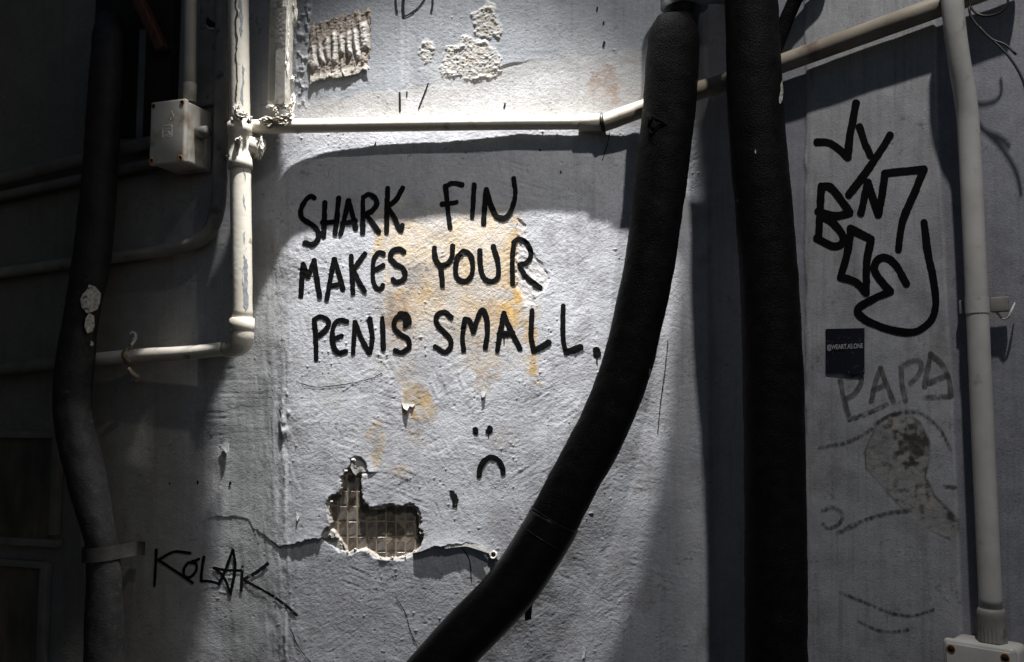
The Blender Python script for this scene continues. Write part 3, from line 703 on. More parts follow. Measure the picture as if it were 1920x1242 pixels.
# --- junction box on the dark wall
hb, hf = .006, .098
s1, zt = sz(347, 186, hf); s0, _ = sz(284.5, 186, hf); _, zb = sz(347, 302, hf)
s0, s1, zt, zb = map(float, (s0, s1, zt, zb)); cs, cz, bw, bh = (s0 + s1) / 2, (zt + zb) / 2, s1 - s0, zt - zb
jb = thing('junction_box', 'square grey junction box with rusty screws beside the white pipe', 'junction box', Vector(W(cs, zb, hb).tolist()))
cb = Vector(W(cs, cz, (hb + hf - .014) / 2).tolist())
rbox('body', cb, AXL, (bw, hf - .014 - hb, bh), M['boxp'], jb, .006)
lid = rbox('lid', Vector(W(cs, cz, hf - .0055).tolist()), AXL, (bw + .004, .013, bh + .004), M['boxp'], jb, .0045)
for a_, b_ in ((-1, 1), (1, 1), (-1, -1), (1, -1)):
    c = Vector(W(cs + a_ * (bw / 2 - .006), cz + b_ * (bh / 2 - .007), hf - .002).tolist())
    sc_ = tube('screw', [c, c + nL * .0035], .0036, M['hole'], lid, 12)
    ring('rust_rim', c + nL * .0034, nL, .0042, .0011, M['orange'], lid, 16, 6)
def emb(pts, r_=.0009, nm='embossed_mark'):
    q = [Vector(W(cs + x, cz + y, hf + .0012).tolist()) for x, y in pts]; tube(nm, q, r_, M['boxp'], lid, 6, step=.002)
q = .011
emb([(-q + .001, -.012), (-q + .001, .012), (q + .001, .012), (q + .001, -.012), (-q + .001, -.012)][:2]); emb([(-q + .001, .012), (q + .001, .012)]); emb([(q + .001, .012), (q + .001, -.012)]); emb([(q + .001, -.012), (-q + .001, -.012)])
for rr in (.0075, .005, .0025): emb([(.001 + rr * math.cos(a), -.008 + rr * 1.15 * math.sin(a)) for a in np.linspace(0, math.pi, 9)], .0008)
emb([(-.0065, -.008), (.0085, -.008)]); emb([(-.004, .004), (-.001, .006)]); emb([(.003, .004), (.006, .006)])
emb([(.011, .022), (.007, .026), (.007, .032), (.011, .036), (.015, .032), (.015, .026), (.011, .022)], .0009)
emb([(.011, .036), (.010, .042)], .0008)
c = Vector(W(s1 + .001, float(sz(380, 250, .05)[1]), .055).tolist())
tube('cable_gland', [c - tL * .004, c + tL * .022], .0125, M['dull'], jb, 20)
# --- conduits feeding it
t = thing('conduit', 'pale conduit dropping into the top of the grey junction box', 'conduit', P(356, 186, .06))
tube('pipe', [P(358, -70, .06), P(357, 60, .06), P(356, 160, .06)], .0118, M['cream'], t, 20, step=.03)
tube('collar', [P(356, 157, .06), P(356, 158, .06), P(355.5, 190, .06)], [.0125, .0135, .0135], M['cream'], t, 20)
t = tube('conduit', [P(300, 262, .03), P(254, 276, .03), P(0, 338, .03), P(-420, 441, .03)], .0145, M['dim'], None, 18, step=.03); tag(t, 'upper of two dark conduits running left from the grey junction box', 'conduit')
t = tube('conduit', [P(330, 298, .022), P(254, 314, .022), P(0, 369, .022), P(-420, 460, .022)], .0115, M['dim'], None, 18, step=.03); tag(t, 'lower of two dark conduits running left from the grey junction box', 'conduit')
t = tube('conduit', [P(419, -70, .022), P(417, 60, .022), P(415, 200, .022), P(413, 320, .022), P(409, 385, .022), P(395, 430, .022), P(372, 452, .022), P(340, 463, .022), P(270, 476, .02), P(120, 496, .018), P(0, 513, .018), P(-420, 572, .018)],
         [.0150] * 6 + [.0145, .0135, .0125, .0125, .0125, .0125], M['dull'], None, 18, step=.012, disp=lambda L, th: .0005 * vnoise(np.full_like(th, L / .02), th, 160)); tag(t, 'dark painted conduit bending left below the junction box', 'conduit')
# grey boxed-in channel with a torn hole
t = thing('wall_channel', 'grey plastered channel with a torn hole behind the pale conduit', 'channel', P(390, 195, 0))
c0, c1 = P(373, 60, .02), P(408, 60, .02); wd = (c1 - c0).length
zt_, zb_ = P(390, -70, .01).z, P(390, 200, .01).z
rbox('casing', (c0 + c1) / 2 * 1.0 + Vector((0, 0, (zt_ + zb_) / 2 - ((c0 + c1) / 2).z)) - nL * .01, AXL, (wd, .02, zt_ - zb_), M['dull'], t, .004)
def wall_poly(name, pts, h, m, parent, th=.0006):
    V = [P(x, y, h) for x, y in pts] + [P(x, y, h - th) for x, y in pts]; n = len(pts)
    return mk(name, V, [tuple(range(n - 1, -1, -1))] + [(i, (i + 1) % n, n + (i + 1) % n, n + i) for i in range(n)], m, parent, False)
wall_poly('torn_hole', [(387, 36), (390, 31), (392, 36), (397, 40), (402, 42), (407, 50), (402, 53), (393, 52), (386, 46)], .0208, M['hole'], t)
wall_poly('paint_flake', [(386, 45), (390, 50), (396, 52), (402, 52), (402, 56), (394, 56), (387, 51)], .0232, M['flakem'], t, .0015)

# --- trunking on the corner
t = thing('cable_trunking', 'pale flat trunking with peeling paint hanging above the conduit beside the corner', 'trunking', PL(520, 203, .02))
f0, f1 = PL(503, 100, .040), PL(536, 100, .040); wd = (f1 - f0).length
zt_, zb_ = 4.1, PL(520, 199, .04).z
rbox('casing', Vector(((f0.x + f1.x) / 2, (f0.y + f1.y) / 2, (zt_ + zb_) / 2)) - nL * .0135, AXL, (wd, .027, zt_ - zb_), M['trunk'], t, .0025)
for i, (x, y, h, sx, sy) in enumerate([(506, 200, .042, 7, 3), (514, 204, .040, 6, 4), (530, 201, .036, 9, 4), (545, 200, .020, 7, 9), (549, 188, .018, 4, 12), (538, 120, .036, 2.5, 22), (540, 60, .032, 3, 26), (552, 20, .016, 4, 22), (546, 150, .020, 5, 7), (519, 208, .038, 4, 8)]):
    lump('paint_flake', PL(x, y, h), AXL, (sx * 1.06e-3, .003, sy * 1.06e-3), M['flakem'], t, 60 + i, .75)
def plp(name, pts, h, m, parent, th=.001):
    V = [PL(x, y, h) for x, y in pts] + [PL(x, y, h - th) for x, y in pts]; n = len(pts)
    return mk(name, V, [tuple(range(n - 1, -1, -1))] + [(i, (i + 1) % n, n + (i + 1) % n, n + i) for i in range(n)], m, parent, False)
plp('paint_layer', [(517, 97), (520, 92), (528, 94), (533, 100), (534, 190), (528, 196), (514, 195), (516, 150)], .0408, M['dull'], t, .0004)
plp('paint_layer', [(531, -40), (538, -40), (540, 12), (537, 15), (533, 11), (530, 14)], .0435, M['flakem'], t, .002)
# grime crust on the conduit below it
t = thing('dirt_clump', 'crusty clump of old mortar and dirt on the conduit under the trunking', 'dirt', P(520, 246, .03))
for i, (x, y, sx, sy, h) in enumerate([(498, 226, 10, 6, .045), (512, 224, 13, 7, .044), (528, 222, 12, 7, .041), (541, 219, 9, 10, .038), (520, 232, 20, 5, .043), (505, 236, 9, 7, .045), (536, 232, 9, 7, .039), (546, 210, 4, 12, .032), (510, 247, 5, 3, .03), (557, 248, 7, 2, .028)]):
    lump('crust', P(x, y, h), AXC, (sx * .85e-3, .006, sy * .7e-3), M['grime'] if i % 3 else M['flakem'], t, 90 + i, .8, 3, 3.4)

# --- dark window recess, upper left
t = thing('boarded_opening', 'dark boarded opening with a diagonal brown timber brace at upper left', 'boarding', P(225, 250, 0))
def lbox(name, x0, x1, y0, y1, h0, h1, m, parent, bev=.002):
    a = P(x0, (y0 + y1) / 2, h1); b = P(x1, (y0 + y1) / 2, h1); zt = P((x0 + x1) / 2, y0, h1).z; zb = P((x0 + x1) / 2, y1, h1).z
    c = (a + b) / 2; c.z = (zt + zb) / 2
    return rbox(name, c - nL * (h1 - h0) / 2, AXL, ((b - a).length, h1 - h0, zt - zb), m, parent, bev)
lbox('recess_shade_sheet', 176, 276, -90, 258, .004, .010, M['recess_shade'], t)  # black sheet whose colour stands in for shade inside the recess
lbox('board', 273, 322, -90, 252, .004, .030, M['maroon'], t)
lbox('jamb', 257, 272, 55, 265, .010, .024, M['dim'], t)
a, b = P(236, -50, .06), P(306, 95, .05); ax = (b - a).normalized(); nn = nL.cross(ax).normalized()
rbox('brace', (a + b) / 2, frame(ax, ax.cross(nn), nn), ((b - a).length, .026, .022), M['brown'], t, .003)

# --- framed panels, lower left
def panel(x1, y0, y1, label):
    tp = thing('framed_panel', label, 'panel', P(x1 - 60, y1, 0), 'framed panels at lower left')
    lbox('board', -200, x1 - 12, y0 + 12, y1 - 12, .002, .010, M['shutter'], tp)
    lbox('frame_rail', -200, x1, y0, y0 + 13, .002, .020, M['dim'], tp); lbox('frame_rail', -200, x1, y1 - 14, y1, .002, .020, M['dim'], tp)
    lbox('frame_stile', x1 - 13, x1, y0 + 13, y1 - 14, .002, .0195, M['dim'], tp)
panel(106, 808, 1019, 'upper of two dim framed panels in the lower left corner')
panel(81, 1045, 1330, 'lower of two dim framed panels in the lower left corner')

# --- black hoses
def bumpy(amp, s1, seed):
    return lambda L, th: amp * (fbm(np.full_like(th, L / s1), np.cos(th) * 2.2 + 5, seed, 2) + fbm(np.full_like(th, L / s1) + 9, np.sin(th) * 2.2 + 5, seed + 1, 2)) + amp * .55 * vnoise(np.full_like(th, L / .0045), th * 9, seed + 2)
t = thing('insulated_hose', 'thick black insulated hose curving down left across the slogan wall', 'hose', PD(828, 1242, 1.70))
hp = [(1266, 38), (1264, 60), (1262, 100), (1255, 200), (1243, 300), (1231, 400), (1217, 500), (1196, 600), (1171, 700), (1127, 808), (1077, 900), (1026, 1000), (960, 1100), (865, 1200), (828, 1242), (770, 1310), (700, 1400)]
HY = 1.698
path = [PD(x, y, HY) for x, y in hp]
rads = [.036, .046, .0505, .0505, .050, .0485, .0475, .047, .047, .047, .0465, .046, .046, .046, .046, .046, .046]
k = 11
tube('sleeve', path[:k + 1], rads[:k + 1], M['foam'], t, 72, bumpy(.0008, .03, 170), step=.004)
p2 = [path[k - 1].lerp(path[k], .75)] + path[k:]
tube('taped_sleeve', p2, [.0485] + [.0483] * (len(p2) - 1), M['tape'], t, 56, bumpy(.0006, .06, 175), step=.006)
for i, (f, w_) in enumerate([(.02, .0015), (.62, .0018)]):
    c = p2[0].lerp(p2[1], f) if i == 0 else path[k].lerp(path[k + 1], .1)
    ax = (path[k + 1] - path[k]).normalized(); ring('tape_edge', c, ax + Vector((.12, 0, .1)), .0486, w_ * .4, M['tape'], t, 40, 8, flat=3)
tube('inner_pipe', [PD(1284, -60, HY + .01), PD(1281, 0, HY + .01), PD(1274, 60, HY)], .034, M['wire'], t, 28)
def on_hose(px, py, y, r_, dx_):
    c = PD(px, py, y); return c
def hose_patch(name, outline, cy, cpx, y, r_, m, parent, lift=.0012):
    """a torn patch bent round a hose: outline in photo measure, hose axis at cpx(y)"""
    V = []; n = len(outline)
    pts = [outline] + [[(sum(p[0] for p in outline) / n + (x - sum(p[0] for p in outline) / n) * .5, sum(p[1] for p in outline) / n + (yy - sum(p[1] for p in outline) / n) * .5) for x, yy in outline]]
    pts.append([(sum(p[0] for p in outline) / n, sum(p[1] for p in outline) / n)])
    for ring_ in pts:
        for x, yy in ring_:
            c = PD(cpx(yy), yy, y); off = PD(x, yy, y).x - c.x; off = max(-.97 * r_, min(.97 * r_, off))
            d = math.sqrt(max(0, r_ * r_ - off * off)); v = Vector((off, -d, 0)); v = v * ((r_ + lift) / r_); V.append(c + v)
    Fc = [(i, (i + 1) % n, n + (i + 1) % n, n + i) for i in range(n)] + [(n + i, n + (i + 1) % n, 2 * n) for i in range(n)]
    return mk(name, V, [f[::-1] for f in Fc], m, parent, True)
h1x = lambda y: float(np.interp(y, [p[1] for p in hp], [p[0] for p in hp]))
tube('torn_flap', [PD(1222, 214, 1.652), PD(1228, 222, 1.645), PD(1240, 228, 1.647), PD(1252, 236, 1.648)], [.001, .0035, .003, .0008], M['foam'], t, 8, step=.004)
tube('torn_flap', [PD(1214, 212, 1.665), PD(1219, 224, 1.655), PD(1216, 240, 1.66), PD(1222, 252, 1.655)], [.003, .005, .003, .004], M['foam'], t, 8, step=.004)
for x_, y_, w_, l_ in ((1237, 636, 1.6, 8), (1213, 700, 1.6, 9)):
    hose_patch('paint_fleck', [(x_ - w_, y_), (x_, y_ - l_), (x_ + w_, y_ - l_ * .3), (x_ + w_ * .6, y_ + l_), (x_ - w_ * .5, y_ + l_ * .8)], y_, h1x, HY, .0485, M['torn'], t, .0016)
# hanging tail of tape below the hose
q = [PD(1003, 1098, 1.71), PD(998, 1118, 1.70), PD(990, 1140, 1.705), PD(989, 1165, 1.72)]
V = []; 
for i, c in enumerate(q): V += [c + Vector((-.008 + .001 * i, 0, 0)), c + Vector((.010 - .001 * i, .006, .002))]
mk('tape_tail', V + [v + Vector((0, .0012, 0)) for v in V], [(2 * i, 2 * i + 1, 2 * i + 3, 2 * i + 2) for i in range(3)] + [(8 + 2 * i + 2, 8 + 2 * i + 3, 8 + 2 * i + 1, 8 + 2 * i) for i in range(3)] + [(2 * i, 2 * i + 2, 8 + 2 * i + 2, 8 + 2 * i) for i in range(3)] + [(2 * i + 3, 2 * i + 1, 8 + 2 * i + 1, 8 + 2 * i + 3) for i in range(3)], M['tape'], t, False)

# steel clamp that carries the hose
t = thing('pipe_clamp', 'grey steel clamp band above the curved black hose at the top edge', 'clamp', PD(1285, 14, 1.70))
c = PD(1283, 14, HY); cc = PD(1283, -75, HY)
V, Fc = tube_data([cc, c, c + (c - cc) * .001, cc], [.0455, .0455, .043, .043], 36, None, False)
mk('band', V, Fc, M['steel'], t, True)
a = PD(1322, -10, 1.68); b = PD(1368, -8, 1.68)
rbox('bracket_plate', (a + b) / 2 + Vector((0, .02, .03)), frame((1, 0, 0), (0, -1, 0)), ((b - a).length, .006, .075), M['steel'], t, .001)

t = thing('insulated_hose', 'straight vertical black insulated hose in the corner right of the curved one', 'hose', PD(1455, 1242, 1.58))
h2 = [(1400, -900), (1404, -400), (1408, -90), (1409, 0), (1412, 100), (1416, 200), (1426, 330), (1433, 400), (1444, 570), (1449, 700), (1452, 820), (1454, 1000), (1455, 1242), (1455, 1400)]
Y2 = 1.60
tube('sleeve', [PD(x, y, Y2) for x, y in h2], [.047, .047, .047, .047, .048, .049, .050, .0500, .0510, .052, .0523, .0525, .0525, .0525], M['foam'], t, 72, bumpy(.0007, .03, 180), step=.005)
h2x = lambda y: float(np.interp(y, [p[1] for p in h2], [p[0] for p in h2]))
hose_patch('torn_patch', [(1457, 161), (1460, 168), (1460, 185), (1457, 198), (1451, 208), (1448, 206), (1448, 198), (1452, 184), (1452, 172)], 185, h2x, Y2, .0492, M['torn'], t)
for x_, y_, w_, l_ in ((1380, 380, 1.2, 3), (1404, 298, 1.2, 4)):
    hose_patch('paint_fleck', [(x_ - w_, y_), (x_, y_ - l_), (x_ + w_, y_ - l_ * .3), (x_ + w_ * .6, y_ + l_), (x_ - w_ * .5, y_ + l_ * .8)], y_, h2x, Y2, float(np.interp(y_, [0, 570, 820], [.047, .051, .0523])), M['torn'], t, .0016)
t2 = tube('cable', [P(1545, -60, .03), P(1500, -14, .03), P(1482, 20, .03), P(1468, 55, .03), P(1450, 110, .03), P(1440, 200, .02)], .0135, M['foam'], None, 18, step=.01); tag(t2, 'black cable end arching out behind the straight black hose at the top', 'cable')

t = thing('insulated_hose', 'crooked matte black hose on the dark wall with a torn white patch', 'hose', P(195, 1242, .06))
h3 = [(206, 40, .02), (203, 66, .055), (201, 90, .075), (195, 200, .08), (189, 300, .08), (182, 400, .08), (170, 500, .08), (152, 600, .08), (141, 680, .08), (135, 745, .08), (140, 800, .08), (163, 900, .08), (186, 1000, .08), (191, 1035, .075), (195, 1100, .075), (195, 1242, .075), (195, 1400, .075)]
r3 = [.026, .030, .031, .033, .034, .0355, .037, .034, .0375, .036, .0375, .037, .030, .032, .033, .038, .038]
tube('sleeve', [P(x, y, h) for x, y, h in h3], r3, M['hosed'], t, 56, bumpy(.001, .04, 190), step=.006)
Y3 = P(165, 560, .08).y; h3x = lambda y: float(np.interp(y, [p[1] for p in h3], [p[0] for p in h3]))
hose_patch('torn_patch', [(180, 538), (188, 541), (192, 552), (190, 570), (186, 582), (180, 588), (174, 590), (168, 580), (166, 566), (170, 556), (176, 548)], 565, h3x, Y3, .0362, M['torn'], t, .0022)
hose_patch('torn_patch', [(177, 590), (182, 594), (181, 612), (178, 624), (173, 627), (170, 616), (172, 600)], 605, h3x, Y3, .0358, M['torn'], t, .0022)
hose_patch('torn_patch', [(176, 640), (178, 644), (177, 650), (174, 649)], 645, h3x, Y3, .0355, M['torn'], t, .0022)
st = thing('hose_strap', 'flat grey metal strap holding the crooked black hose to the wall', 'strap', P(225, 1052, .03))
c = P(191, 1036, .075); cz0, cz1 = c.z - .014, c.z + .014
V = []; n = 15
for i in range(n):
    a = math.pi * (.95 - 1.0 * i / (n - 1)); V += [c + tL * (.036 * math.cos(a)) + nL * (.037 * math.sin(a)) + UP * k_ for k_ in (-.015 + .003 * math.cos(a), .013 + .003 * math.cos(a))]
e1 = c + tL * .040 - nL * .055; V += [e1 + UP * -.012, e1 + UP * .016, e1 + tL * .018 + UP * -.011, e1 + tL * .018 + UP * .016]
mk('band', V, [(2 * i, 2 * i + 2, 2 * i + 3, 2 * i + 1) for i in range(n + 1)], M['strap'], st, True)

# --- right-hand conduit, clip, box, wires
t = thing('conduit', 'pale grey conduit running down the right wall into the box', 'conduit', P(1860, 1196, .03))
tube('pipe', [P(1785, -60, .07), P(1786, 0, .07), P(1791, 60, .063), P(1801, 130, .05), P(1811, 190, .038), P(1817, 260, .032), P(1828, 480, .032), P(1842, 800, .032), P(1858, 1142, .034)], .0168, M['boxr'], t, 26, step=.015)
nz_ = lambda L, th: np.where(L > .032, .0009 * np.sign(np.sin(th * 22)), 0)
ap = [P(1858, 1140, .034).lerp(P(1861, 1206, .034), f) for f in np.linspace(0, 1, 12)]
tube('ribbed_adaptor', ap, [.0175, .0200] + [.0205] * 10, M['dull'], t, 88, nz_)
cl = thing('pipe_clip', 'grey saddle clip with dark underside on the right wall conduit', 'clip', P(1850, 588, .0))
c = P(1832, 573, .032)
V = []; n = 11
for i in range(n):
    a = math.pi * (1 - i / (n - 1)); V += [c + tR * (.0178 * math.cos(a)) + nR * (.0178 * math.sin(a)) + UP * k_ for k_ in (-.013, .013)]
mk('band', V, [(2 * i, 2 * i + 2, 2 * i + 3, 2 * i + 1) for i in range(n - 1)], M['boxr'], cl, True)
rbox('tab', c + tR * .030 - nR * .012, AXR, (.026, .010, .024), M['dull'], cl, .002); rbox('tab', c - tR * .024 - nR * .016, AXR, (.014, .008, .024), M['dull'], cl, .002)
tube('paint_curl', [P(1868, 585, .012), P(1880, 598, .02), P(1890, 596, .022), P(1897, 582, .02), P(1903, 568, .012)], [.002, .0015, .0015, .002, .001], M['flakem'], cl, 6, step=.004)
hb, hf = .004, .07
s0, zt = map(float, sz(1766, 1196, hf)); s1 = float(sz(1903, 1212, hf)[0]); bh = .15; bw = s1 - s0; cs = (s0 + s1) / 2
jb = thing('junction_box', 'pale rounded junction box cut off by the lower right corner', 'junction box', Vector(W(cs, zt - bh, hb).tolist()))
rbox('body', Vector(W(cs + .004, zt - bh / 2, (hb + hf - .014) / 2).tolist()), AXR, (bw - .004, hf - .014 - hb, bh - .004), M['boxr'], jb, .010)
lid = rbox('lid', Vector(W(cs, zt - bh / 2, hf - .007).tolist()), AXR, (bw, .014, bh), M['boxr'], jb, .0068, 4)
rbox('lid_face', Vector(W(cs, zt - bh / 2, hf + .0012).tolist()), AXR, (bw - .012, .003, bh - .012), M['boxr'], lid, .0012)
for a_, z_ in ((-1, 1), (1, 1), (-1, -1), (1, -1)):
    c = Vector(W(cs + a_ * (bw / 2 - .0135), zt - bh / 2 + z_ * (bh / 2 - .0145), hf + .0024).tolist())
    tube('screw_hole', [c, c + nR * .0008], .0055, M['hole'], lid, 18); ring('rust_rim', c, nR, .0058, .0010, M['orange'], lid, 20, 6)
wc = lambda pts: crop(pts, 4.777, 1700, 0)
for pts, lab in (([(560, -60), (562, 20), (575, 70), (640, 130), (740, 145), (850, 110), (900, 50), (908, -10), (900, -80)], 'thin black wire drooping in a loop at the top right'),
                 ([(560, 60), (570, 135), (650, 250), (780, 370), (900, 490), (990, 620), (1050, 750), (1080, 900)], 'longer thin black wire trailing down the right edge'),
                 ([(640, 232), (760, 352), (880, 400), (980, 490)], 'short thin black wire branching off at the top right')):
    o = tube('wire', [P(x, y, .055) for x, y in wc(pts)], .0019, M['wire'], None, 8, step=.006); tag(o, lab, 'wire', 'loose wires at the top right')

# --- torn poster and sticker
TLp, TRp, BRp, BLp = map(np.array, ((584., 44.), (697., 14.), (692., 134.), (579., 158.)))
nu, nv = 110, 120
uu, vv = np.meshgrid(np.linspace(0, 1, nu), np.linspace(0, 1, nv)); uu = uu.ravel(); vv = vv.ravel()
q = (TLp * (1 - uu)[:, None] + TRp * uu[:, None]) * (1 - vv)[:, None] + (BLp * (1 - uu)[:, None] + BRp * uu[:, None]) * vv[:, None]
edge = np.minimum(np.minimum(uu, 1 - uu), np.minimum(vv, 1 - vv))
q = q + np.stack([3 * vnoise(uu * 9, vv * 9, 301), 4 * vnoise(uu * 11, vv * 7, 302) - 5 * (1 - sstep(0, .2, vv)) * (vnoise(uu * 8, uu * 0, 303) - .2)], 1) * (1 - sstep(0, .12, edge))[:, None]
ph = uu * 8.3 + .25 * np.sin(vv * 4 + 1) + .35 * vnoise(uu * 5, vv * 4, 304)
rid = np.abs(np.sin(ph * math.pi)) ** 1.6 * (.55 + .45 * vnoise(np.floor(ph) * 1.37, vv * 0 + .5, 305)) 
lo_ = .36 + .06 * vnoise(np.floor(ph) * 2.1, vv * 0, 306) - .10 * uu; hi_ = .70 + .07 * vnoise(np.floor(ph) * 3.3, vv * 0 + .2, 307)
puff = sstep(lo_ - .06, lo_ + .05, vv) * (1 - sstep(hi_ - .04, hi_ + .05, vv))
fr = np.clip(vnoise(uu * 26, vv * 5, 308), 0, 1)
hh = .0016 + .0075 * rid * puff + .0030 * fr * (1 - puff) * sstep(.0, .1, edge + .05) + .0008 * fbm(uu * 30, vv * 34, 309, 2) + .0035 * sstep(.86, 1, vv) * (.5 + .5 * vnoise(uu * 16, vv * 2, 310))
s, z = sz(q[:, 0], q[:, 1]); base = 1.5e-3
pv = W(s, z, hh + base)
back = W(s, z, np.full(len(s), -.002)); n = nu * nv
fcs = grid_faces(nv, nu)
V = np.concatenate([pv]); 
cpap = np.tile(np.array([.24, .205, .175]), (n, 1)); cpap = mixc(cpap, np.clip(puff * (rid + .25) * 1.2, 0, 1) * .85, (.47, .455, .43)); cpap = mixc(cpap, np.clip(fbm(uu * 20, vv * 9, 311, 3) + .1, 0, 1) * .7, (.12, .095, .075)); cpap = mixc(cpap, sstep(.84, .9, vv) * .5, (.42, .40, .36))
o = mk('poster_remnant', pv, fcs[:, ::-1], M['wall'], None, True, cpap); tag(o, 'wrinkled remnant of a torn brown poster near the top left of the lit wall', 'poster')

t = thing('sticker', 'small dark square sticker with white lettering below the black tag', 'sticker', P(1585, 702, .004))
cs4 = [(1548, 617), (1621, 615.5), (1621, 702), (1548, 701)]
V = [P(x, y, h_) for (x, y), h_ in zip(cs4, (.0044, .0042, .0065, .0043))] + [P(x, y, h_ - .0009) for (x, y), h_ in zip(cs4, (.0044, .0042, .0065, .0043))]
mk('print', V, [(3, 2, 1, 0), (0, 1, 5, 4), (1, 2, 6, 5), (2, 3, 7, 6), (3, 0, 4, 7)], M['sticker'], t, False)
fc = bpy.data.curves.new('txt', 'FONT'); fc.body = '@WEART.AS.ONE'; fc.size = 1; fc.align_x = 'CENTER'; fc.align_y = 'CENTER'
fo = bpy.data.objects.new('txt', fc); COL.objects.link(fo); bpy.context.view_layer.update()
me = fo.to_mesh(); tv = np.array([tuple(v.co) for v in me.vertices]); tf = [tuple(p.vertices) for p in me.polygons]; fo.to_mesh_clear(); bpy.data.objects.remove(fo)
a, b = P(1551, 651, .0060), P(1618, 650, .0060); sx = (b - a).length / np.ptp(tv[:, 0]); ctr = (a + b) / 2
cx = (tv[:, 0].min() + tv[:, 0].max()) / 2
mk('lettering', [ctr + tR * float((v[0] - cx) * sx) + UP * float(v[1] * sx * 1.5) for v in tv], [f for f in tf], M['print_'], t, False)

# ------------------------------------------------------------------ painted writing
Z6 = (2.743, 480, 320)
WORDS = {
 'SHARK': [('S', [[(300,142),(285,133),(262,147),(237,185),(229,222),(246,254),(290,280),(318,310),(322,345),(305,372),(280,380),(252,372)]]),
   ('H', [[(355,165),(352,250),(348,338)], [(427,142),(418,235),(408,322)], [(342,268),(380,266),(415,262)]]),
   ('A', [[(436,325),(455,250),(477,155)], [(477,155),(497,225),(514,298)], [(446,270),(475,268),(512,258)]]),
   ('R', [[(552,138),(551,230),(550,318)], [(553,140),(580,124),(610,138),(622,172),(602,204),(565,226)], [(565,226),(600,270),(632,316)]]),
   ('K', [[(678,92),(674,200),(672,315)], [(755,90),(722,148),(674,190)], [(676,190),(710,240),(742,308),(753,282)]])],
 'FIN': [('F', [[(1060,73),(1010,66),(977,82)], [(975,80),(985,180),(998,292)], [(957,174),(990,172),(1030,163)]]),
   ('I', [[(1122,73),(1118,150),(1112,238)]]),
   ('N', [[(1170,272),(1176,190),(1185,97)], [(1185,97),(1205,170),(1235,232),(1275,245),(1310,210),(1333,130),(1325,42)]])],
 'MAKES': [('M', [[(232,645),(236,570),(243,485)], [(243,482),(268,545)], [(268,545),(300,462)], [(300,462),(314,560),(328,648)]]),
   ('A', [[(365,660),(385,545),(405,456)], [(405,456),(430,540),(447,610)], [(374,598),(405,590),(442,578)]]),
   ('K', [[(490,440),(494,530),(500,628)], [(560,428),(524,478),(498,520)], [(503,518),(530,570),(560,620)]]),
   ('E', [[(656,428),(628,424),(607,455),(602,510),(603,565),(620,604),(645,606),(652,590)], [(606,512),(630,502),(654,488)]]),
   ('S', [[(762,418),(736,404),(703,416),(691,448),(716,480),(755,502),(768,535),(754,564),(722,574),(705,560)]])],
 'YOUR': [('Y', [[(918,398),(923,452),(948,488),(986,478),(1008,440),(1012,388)], [(950,490),(955,540),(960,590)]]),
   ('O', [[(1066,416),(1036,450),(1026,510),(1040,558),(1080,570),(1111,530),(1112,460),(1090,422),(1066,416)]]),
   ('U', [[(1152,412),(1155,500),(1175,553),(1210,570),(1244,548),(1244,470),(1220,390)]]),
   ('R', [[(1320,580),(1318,460),(1325,372)], [(1325,370),(1350,352),(1390,370),(1411,410),(1411,448),(1390,474),(1355,485)], [(1355,488),(1385,540),(1430,580),(1462,602)]])],
 'PENIS': [('P', [[(310,970),(308,880),(301,772)], [(300,766),(330,751),(364,764),(374,790),(350,828),(318,850)]]),
   ('E', [[(468,776),(432,769),(402,792),(392,850),(401,908),(426,938),(462,930)], [(395,866),(418,860),(440,850)]]),
   ('N', [[(500,935),(504,860),(510,780)], [(510,780),(545,868),(582,935)], [(586,935),(598,860),(585,762)]]),
   ('I', [[(650,760),(653,840),(655,915)]]),
   ('S', [[(768,798),(778,766),(750,747),(717,765),(712,808),(740,840),(784,870),(786,908),(750,935),(716,925)], ([(745,742),(770,748),(782,778)], 7.5)])],
 'SMALL': [('S', [[(1005,755),(970,729),(932,745),(931,788),(965,828),(999,868),(1000,908),(970,934),(922,905)]]),
   ('M', [[(1068,925),(1062,845),(1076,764)], [(1076,764),(1098,772),(1119,828)], [(1119,828),(1136,770),(1163,717),(1184,752),(1190,830),(1180,910)]]),
   ('A', [[(1240,925),(1258,825),(1275,733)], [(1275,733),(1300,800),(1330,860),(1358,915)], ([(1252,842),(1285,842),(1318,836)], 6), ([(1276,850),(1276,888)], 1.2)]),
   ('L', [[(1420,720),(1415,850),(1428,928)], ([(1430,926),(1470,905),(1505,885)], 6)]),
   ('L', [[(1580,697),(1578,850),(1594,934)], ([(1596,934),(1640,920),(1668,908)], 6)])],
}
for wd_, letters in WORDS.items():
    e = sub('painted_word', wallC); e['label'] = 'word %s painted in black capitals' % wd_
    for ch, ss_ in letters:
        cv = [(crop(s_[0], *Z6), s_[1]) if isinstance(s_, tuple) else crop(s_, *Z6) for s_ in ss_]
        o = stroke('letter', cv, 4.8, M['slogan'], e); o['label'] = 'black painted letter %s' % ch
stroke('full_stop', [(crop([(1750, 925), (1753, 945)], *Z6), 7), (crop([(1752, 950), (1753, 992)], *Z6), 1.5)], 7, M['black'], wallC)
C2 = (2.957, 480, 700)
e = sub('sad_face', wallC)
stroke('eye', [(crop([(1216, 312), (1217, 326)], *C2), 5.4)], 5, M['black'], e, wob=.2)
stroke('eye', [(crop([(1294, 305), (1292, 322)], *C2), 5.8), (crop([(1290, 325), (1289, 352)], *C2), 1.2), (crop([(1278, 318), (1276, 328)], *C2), 1.6)], 5, M['black'], e, wob=.2)
stroke('mouth', [crop([(1237, 566), (1244, 522), (1270, 482), (1305, 465), (1342, 482), (1364, 518), (1370, 552)], *C2)], 5.0, M['black'], e)
